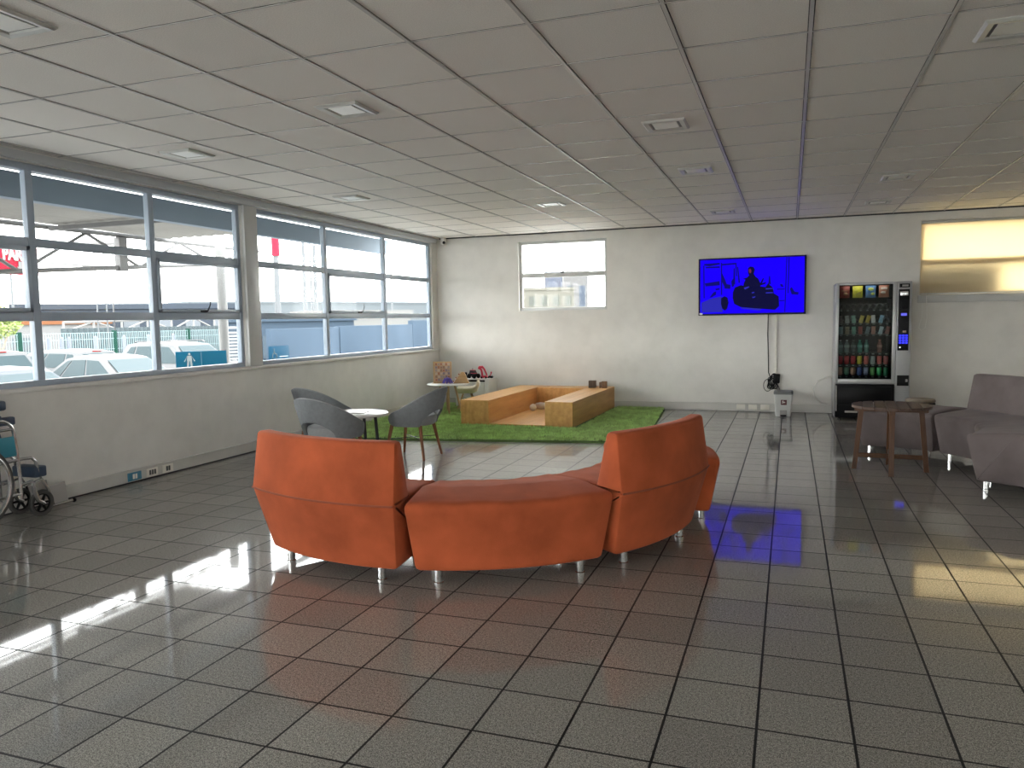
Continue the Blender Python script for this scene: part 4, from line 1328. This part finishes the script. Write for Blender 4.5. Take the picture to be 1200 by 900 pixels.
# accessible-parking sign on the concrete wall, the wall itself, louvre panel
def wallthing(name, label, cat, x, y0, y1, z1, th=.15, m_=CONC, grp=None):
    o = MB().box(-th/2, th/2, 0, y1-y0, 0, z1-GZ, .01).build(name, m_)
    o.location = (x, y0, GZ)
    return tag(o, label, cat, grp)
wallthing('concrete_wall', 'blue-grey concrete panel wall behind the blue wheelchair sign, left section', 'wall', -12.0, 15.8, 18.86, 1.24, .14, CONC, 'concrete yard wall sections')
wallthing('concrete_wall', 'blue-grey concrete panel wall seen through the middle pane of the second window', 'wall', -12.0, 18.88, 23.33, 1.27, .18, CONC, 'concrete yard wall sections')
wallthing('concrete_wall', 'blue-grey concrete panel wall, taller section at the right end by the corner', 'wall', -12.0, 23.35, 30, 1.40, .18, CONC, 'concrete yard wall sections')
t = thing('accessible_sign', 'blue sign with a white wheelchair figure on the left end of the concrete wall', 'sign', (-11.9, 16.03, .61), R(90))
MB().box(-.38, .42, -.02, 0, -.21, .21, .004).build('sign_plate', mat('wall sign blue', (.0005, .02, .04), .5, spec=.05), t)
mb = MB()
mb.sphere((-.19, -.024, .135), .022, 10, 6, (1, .3, 1))
mb.tube([(-.19, -.024, .10), (-.185, -.024, .02), (-.11, -.024, .02), (-.08, -.024, -.07)], .013, 6)
mb.tube([(-.19+.075*math.cos(a), -.024, -.04+.075*math.sin(a)) for a in [R(110+26*k) for k in range(10)]], .010, 6)
mb.build('wheelchair_figure', mat('wall sign figure', (.045, .055, .06), .5, spec=.05), t)
MB().box(.02, .36, -.023, -.0205, -.06, -.045).build('sign_stripe', SWH, t, smooth=False)
t = thing('louvre_panel', 'white louvred panel beside the left end of the concrete wall', 'louvre', (-12.9, 15.75, GZ), R(60))
mb = MB()
for k in range(24):
    mb.box(-.32, .32, -.03, .03, .10+k*.08, .15+k*.08, M=Matrix.Identity(4))
mb.build('louvre_slats', WHT, t, smooth=False)
MB().box(-.36, -.322, -.04, .04, 0, 2.06).box(.322, .36, -.04, .04, 0, 2.06).box(-.36, .36, -.04, .04, 2.06, 2.12).build('louvre_frame', TRUS, t, smooth=False)

# metal sheet fence, mesh fence with green posts, yard truss behind
CORR = mat('pale corrugated sheet', (.05, .062, .067), .5, noise=.08, nscale=3, spec=.05)
t = thing('sheet_fence', 'pale corrugated metal fence behind the parked cars', 'fence', (-26.5, 22.4, GZ))
rings = []
for k in range(226):
    y = -.1+k*.05
    x = .04*math.sin(y*2*PI/.25)
    rings.append([(x-.01, y, 0), (x+.01, y, 0), (x+.01, y, 2.12), (x-.01, y, 2.12)])
MB().loft(rings).build('sheeting', CORR, t)
for y in (0, 3.5, 7, 11):
    MB().box(-.12, -.05, y, y+.08, 0, 2.15).build('post', TRUS, t, smooth=False)
GPOST = mat('green post paint', (.008, .032, .024), .5, spec=.05)
MESH = mat('wire mesh', (.18, .24, .25), .5, spec=.05)
t = thing('mesh_fence', 'wire mesh fence with green posts between the cars and the metal sheet fence', 'fence', (-25, 15, GZ))
mb = MB()
for k in range(0, 165):
    mb.box(-.006, .006, k*.1-.006, k*.1+.006, .1, 1.95)
for z in (.12, .5, .9, 1.3, 1.7, 1.94):
    mb.box(-.008, .008, 0, 16.4, z-.008, z+.008)
mb.build('mesh_panel', MESH, t, smooth=False)
for y in (.2, 4.4, 8.42, 12.39, 16.3):
    MB().box(-.10, .02, y-.07, y+.07, 0, 2.02).build('post', GPOST, t, smooth=False)
MB().tube([(0, 8.42, 2.0), (0, 8.42, 3.15)], .03, 6).build('post_extension', BLACKM, t)
for k, y in enumerate((16.3, 19.6, 20.1, 20.4, 21.5, 22.8, 24.0, 25.3)):
    o = MB().lathe([(0, 0), (.07, 0), (.07, 1.75), (.05, 1.82), (0, 1.83)], 10).build('bollard', mat('bollard grey', (.10, .11, .13), .5, spec=.05) if k == 0 else bpy.data.materials['bollard grey'])
    o.location = (-23.9, y, GZ)
    tag(o, 'slim dark bollard in the row behind the white cars', 'bollard', 'bollards behind the cars')
t = thing('yard_gantry', 'white steel lattice gantry rising behind the corrugated fence', 'gantry', (-28.5, 24.1, GZ))
MB().tube([(0, 0, 2.36), (0, 12, 2.62)], .06, 6).tube([(0, 0, 1.95), (0, 12, 2.05)], .05, 6).build('chords', WHT, t)
for k in range(8):
    a, b_ = k*1.5, (k+1)*1.5
    MB().tube([(0, a, 2.36+.024*a if k % 2 else 1.95), (0, b_, 1.97 if k % 2 else 2.36+.024*b_)], .04, 6).build('diagonal', WHT, t)
    MB().tube([(0, a, 0), (0, a, 2.36+.024*a)], .05, 6).build('gantry_post', WHT, t)

# parked cars
CARW = mat('white car paint', (.082, .083, .085), .3, spec=.05)
CARS_ = mat('silver car paint', (.05, .054, .062), .3, spec=.05)
CARD = mat('blue grey car paint', (.20, .24, .30), .2, .2, coat=.5, spec=.05)
CGL = mat('car window', (.022, .034, .038), .35, spec=.05)
CLR = mat('tail light red', (.30, .02, .02), .3, spec=.05)
HLT = mat('head lamp', (.55, .57, .58), .15, spec=.05)
def car(name, label, loc, rz, paint, suv=False, hatch=False, rails=False):
    t = thing(name, label, 'car', loc, rz, 'cars parked outside the left windows')
    hh = 1.66 if suv else 1.46
    belt = 1.02 if suv else .92
    L_ = 2.15
    st = [(-L_, .70, .40, .72), (-L_+.06, .82, .30, belt-.06), (-1.75, .88, .22, belt), (-.6, .90, .20, belt), (.65, .90, .20, belt-.01), (1.1, .89, .22, belt-.05), (1.8, .85, .25, belt-.16), (L_-.08, .78, .32, belt-.30), (L_, .64, .40, belt-.40)]
    rings = []
    for x, w_, z0, z1 in st:
        rings.append([(x, -w_*.9, z0), (x, -w_, z0+.12), (x, -w_, (z0+z1)/2+.1), (x, -w_*.93, z1), (x, -w_*.5, z1+.025), (x, w_*.5, z1+.025), (x, w_*.93, z1), (x, w_, (z0+z1)/2+.1), (x, w_, z0+.12), (x, w_*.9, z0)])
    MB().loft(rings).build('body', paint, t, angle=30)
    if suv or hatch:
        gh = [(-2.0, -1.72), (-1.2, -1.15), (-.3, -.3), (.35, .30), (1.15, .42)]
        xb0, xt0, xt1, xb1 = -2.05, -1.72, .30, 1.12
    else:
        xb0, xt0, xt1, xb1 = -1.75, -1.02, .22, 1.12
    wb, wt = .83, .60
    def side(u, v, s, off=0):
        xb = xb0+(xb1-xb0)*u; xt = xt0+(xt1-xt0)*u
        w_ = (wb+(wt-wb)*v+off)*s
        crown = .05*math.sin(PI*u)*v
        return (xb+(xt-xb)*v, w_, belt-.01+(hh-.04-belt+.01)*v+crown)
    rings = []
    for k in range(13):
        u = k/12
        rg = [side(u, v, -1) for v in (0, .5, .92, 1)]
        a = side(u, 1, -1)
        rg += [(a[0], -.3, a[2]+.035), (a[0], .3, a[2]+.035)]
        rg += [side(u, v, 1) for v in (1, .92, .5, 0)]
        rings.append(rg)
    MB().loft(rings).build('cabin', paint, t, angle=30)
    cuts = [(.06, .22), (.25, .56), (.59, .93)]
    for s in (-1, 1):
        for a, b_ in cuts:
            a2 = a+.06 if a < .1 else a
            b2 = b_-.07 if b_ > .9 else b_
            pts = [side(a, .14, s), side(b_, .14, s), side(b2, .86, s), side(a2, .86, s)]
            MB().prism(pts, (0, s*.012, .004)).build('side_window', CGL, t, smooth=False)
        MB().sphere((.92, s*.98, belt+.06), .09, 10, 7, (.6, 1, .7)).build('wing_mirror', paint, t)
        MB().box(-.02, .12, s*.86-.06, s*.86+.06, belt+.03, belt+.05, M=Matrix.Translation((.85, 0, 0))).build('mirror_arm', paint, t, smooth=False)
        for x in (-1.32, 1.32):
            M = Matrix.Translation((x, s*.80, .32)) @ Matrix.Rotation(PI/2, 4, 'X')
            w_ = MB().lathe([(.14, -.10), (.28, -.10), (.32, -.07), (.32, .07), (.28, .10), (.14, .10)], 24, M=M).build('wheel', RUBBER, t)
            MB().lathe([(0, -.095), (.19, -.095), (.19, .095), (0, .095)], 20, M=M).build('hub_cap', STEEL, w_)
        MB().box(-.10, .05, -.16, .16, -.07, .07, .02, M=Matrix.Translation((L_-.12, s*.58, belt-.34))).build('head_lamp', HLT, t)
        MB().box(-.05, .08, -.10, .10, -.10, .10, .02, M=Matrix.Translation((-L_+.05, s*.70, belt-.12))).build('tail_lamp', CLR, t)
        if rails:
            MB().tube([(-1.5, s*.52, hh), (-1.4, s*.54, hh+.05), (.1, s*.54, hh+.06), (.25, s*.52, hh+.01)], .018, 6).build('roof_rail', BLACKM, t)
    def fr(y, v, front, off):
        xb, xt = (xb1, xt1) if front else (xb0, xt0)
        w_ = wb+(wt-wb)*v
        return (xb+(xt-xb)*v + (off if front else -off), y*w_, belt-.01+(hh-.04-belt+.01)*v+.02)
    MB().prism([fr(-.88, .10, True, .02), fr(.88, .10, True, .02), fr(.86, .90, True, .012), fr(-.86, .90, True, .012)], (.012, 0, .008)).build('windscreen', CGL, t, smooth=False)
    MB().prism([fr(-.84, .14, False, .02), fr(.84, .14, False, .02), fr(.82, .86, False, .012), fr(-.82, .86, False, .012)], (-.012, 0, .008)).build('rear_window', CGL, t, smooth=False)
    MB().box(xt0-.03, xt0+.04, -.14, .14, hh-.02, hh+.01, .01).build('brake_light', CLR, t)
    return t
car('parked_car', 'blue-grey car at the left edge of the window, nearest of the parked cars', (-12.6, 9.5, GZ), R(-6), CARS_)
car('parked_car', 'white saloon car in front, seen through the second lower pane', (-15.2, 14.3, GZ), R(-6), CARW)
car('parked_car', 'white estate car with dark roof rails behind the blue pedestrian sign', (-16.6, 18.0, GZ), R(-8), CARW, suv=True, rails=True)
car('parked_car', 'white hatchback with a red brake light at the far left, second row', (-21.2, 15.0, GZ), R(176), CARW, hatch=True)
car('parked_car', 'white hatchback with a red brake light behind the saloon, second row', (-21.2, 17.6, GZ), R(178), CARW, hatch=True)
car('parked_car', 'white van-like car at the back left of the parked cars', (-18.0, 12.2, GZ), R(178), CARW, suv=True)

# tree, lamp poles, far buildings
def tree(name, label, loc, h, r, n, mt, grp=None):
    t = thing(name, label, 'tree', loc, 0, grp)
    MB().tube([(0, 0, 0), (.05, 0, h*.35), (-.02, .05, h*.7)], [.09, .07, .03], 8).tube([(.03, 0, h*.35), (.4, .1, h*.62)], [.05, .02], 6).tube([(.02, 0, h*.4), (-.35, -.2, h*.7)], [.05, .02], 6).build('trunk', mat(name+' bark', (.20, .17, .14), .9, spec=.05), t)
    V, F = [], []
    rg = np.random.default_rng(5)
    for k in range(n):
        d = rg.normal(size=3); d /= np.linalg.norm(d)
        q = d*r*rg.random()**.4*np.array([1, 1, .75])+np.array([0, 0, h*.72])
        a = rg.normal(size=3); a /= np.linalg.norm(a)
        b_ = np.cross(a, rg.normal(size=3)); b_ /= np.linalg.norm(b_)
        s = .05+.05*rg.random()
        i = len(V)
        V += [tuple(q-a*s), tuple(q+b_*s*.5), tuple(q+a*s), tuple(q-b_*s*.5)]
        F.append((i, i+1, i+2, i+3))
    me = bpy.data.meshes.new('foliage')
    me.from_pydata(V, [], F)
    me.materials.append(mt)
    o = bpy.data.objects.new('foliage', me); COL.objects.link(o); o.parent = t
tree('young_tree', 'pale green tree behind the cars at the left edge of the photo', (-24.2, 18.0, GZ), 3.3, .72, 1300, mat('pale leaves', (.22, .27, .10), .7, noise=.3, nscale=3, spec=.05))
POLE = mat('pole grey', (.085, .09, .095), .5, spec=.05)
def pole(x, y, z1, r, label, grp='tall poles in the yard', redtop=False, mast=True):
    t = thing('light_pole', label, 'pole', (x, y, GZ), R(45), grp)
    MB().tube([(0, 0, 0), (0, 0, z1-GZ)], [r, r*.7], 10).build('shaft', POLE, t)
    if redtop: MB().lathe([(r*.8, z1-GZ-1.5), (r*1.15, z1-GZ-1.5), (r*1.15, z1-GZ-.02), (r*.8, z1-GZ-.02)], 10).build('red_sleeve', PRED, t)
    if mast: MB().tube([(0, 0, z1-GZ), (0, 0, z1-GZ+.05), (.9, 0, z1-GZ+.08)], r*.5, 6).box(.7, 1.2, -.08, .08, z1-GZ+.05, z1-GZ+.13).build('lamp_arm', POLE, t)
pole(-30.8, 41.65, 7.15, .22, 'thick grey pole with a red sleeve in the second window', redtop=True, mast=False)
pole(-33.6, 48.7, 7.3, .17, 'grey lamp pole just right of the red-sleeved pole')
pole(-31, 45.7, 10.5, .08, 'thin tall mast behind the first pane of the second window', mast=False)
pole(-30.8, 45.9, 6.7, .17, 'grey pole right of the thin tall mast', mast=False)
pole(-30, 55.3, 6.5, .08, 'faint distant pole in the right pane of the second window')
pole(-25.6, 23.2, 4.7, .03, 'thin flagpole on the left in the middle pane of the first window', mast=False)
pole(-25.6, 23.65, 4.7, .03, 'thin flagpole on the right in the middle pane of the first window', mast=False)
pole(-26, 20.0, 4.3, .05, 'small street lamp above the tree at the left edge')
def building(label, loc, rz, size, wallm, rows, cols, winm, roofm=None, grp=None, wz=(.35, .75)):
    t = thing('building', label, 'building', loc, rz, grp)
    w_, d, h = size
    MB().box(-w_/2, w_/2, 0, d, 0, h).build('wall', wallm, t, smooth=False)
    MB().box(-w_/2-.1, w_/2+.1, -.1, d+.1, h+.001, h+.3).build('roof', roofm or wallm, t, smooth=False)
    for r in range(rows):
        for c in range(cols):
            x = -w_/2 + (c+.5)*w_/cols; ww = w_/cols*.5
            z0 = (r+wz[0])*h/rows; z1 = (r+wz[1])*h/rows
            MB().box(x-ww/2, x+ww/2, -.05, -.002, z0, z1).build('window', winm, t, smooth=False)
    return t
def pale(nm, c): return mat(nm, tuple(q*.30 for q in c), .8, spec=.05, noise=.04, nscale=.3)
WINP = pale('pale window', (.20, .21, .19))
building('long pale warehouse along the horizon in the second window', (-60, 108, GZ), R(62), (60, 8, 5.0), pale('warehouse', (.23, .26, .28)), 1, 6, pale('warehouse door', (.25, .28, .30)), wz=(.1, .4))
building('low dark blue shed behind the concrete wall', (-19, 27.5, GZ), R(62), (4.6, 3, 2.25), pale('dark shed', (.09, .13, .18)), 1, 3, pale('shed window', (.12, .16, .2)))
building('low white shed behind the right end of the concrete wall', (-19.5, 33.5, GZ), R(62), (5, 3, 2.45), pale('white shed', (.34, .34, .33)), 1, 2, pale('shed vent', (.15, .16, .17)), wz=(.6, .8))
building('dark warehouse seen through the lattice gantry', (-34, 33, GZ), R(50), (11, 6, 3.1), pale('dark warehouse', (.10, .12, .15)), 1, 7, pale('light goods', (.30, .33, .36)), wz=(.62, .8))
building('white house with an orange tiled roof at the left edge behind the tree', (-33, 24.5, GZ), R(50), (9, 6, 2.3), pale('white house', (.36, .36, .36)), 1, 4, pale('house window', (.22, .24, .26)), pale('orange tiles', (.36, .16, .08)))
building('cream office building with rows of windows in the small back window', (-26.3, 82, GZ), R(18), (8.0, 8, 5.35), pale('cream office', (.285, .275, .235)), 2, 6, WINP)
building('blue-grey block behind the cream office building', (-29.9, 106, GZ), R(18), (5.7, 8, 8.5), pale('blue block', (.20, .215, .265)), 3, 3, pale('blue block window', (.17, .19, .25)))
building('grey tower with dark blue glass strips beside the cream office', (-25.7, 96, GZ), R(18), (3.1, 5, 7.9), pale('grey tower', (.265, .26, .26)), 1, 2, pale('tower glass', (.14, .17, .22)), wz=(.25, .8))
# unseen panel added outside to shade the lower left of the blind
t = thing('added_shade_panel', 'unseen panel added outside to shade the lower left of the cream blind', 'panel', (2.08, BW+.112, 1.612))
MB().box(-.465, .465, 0, .07, .0, .375, .006).build('panel_case', CONC, t, smooth=False)
MB().box(-.44, .44, .0705, .085, .03, .345, .004).build('panel_rear', TRUS, t, smooth=False)
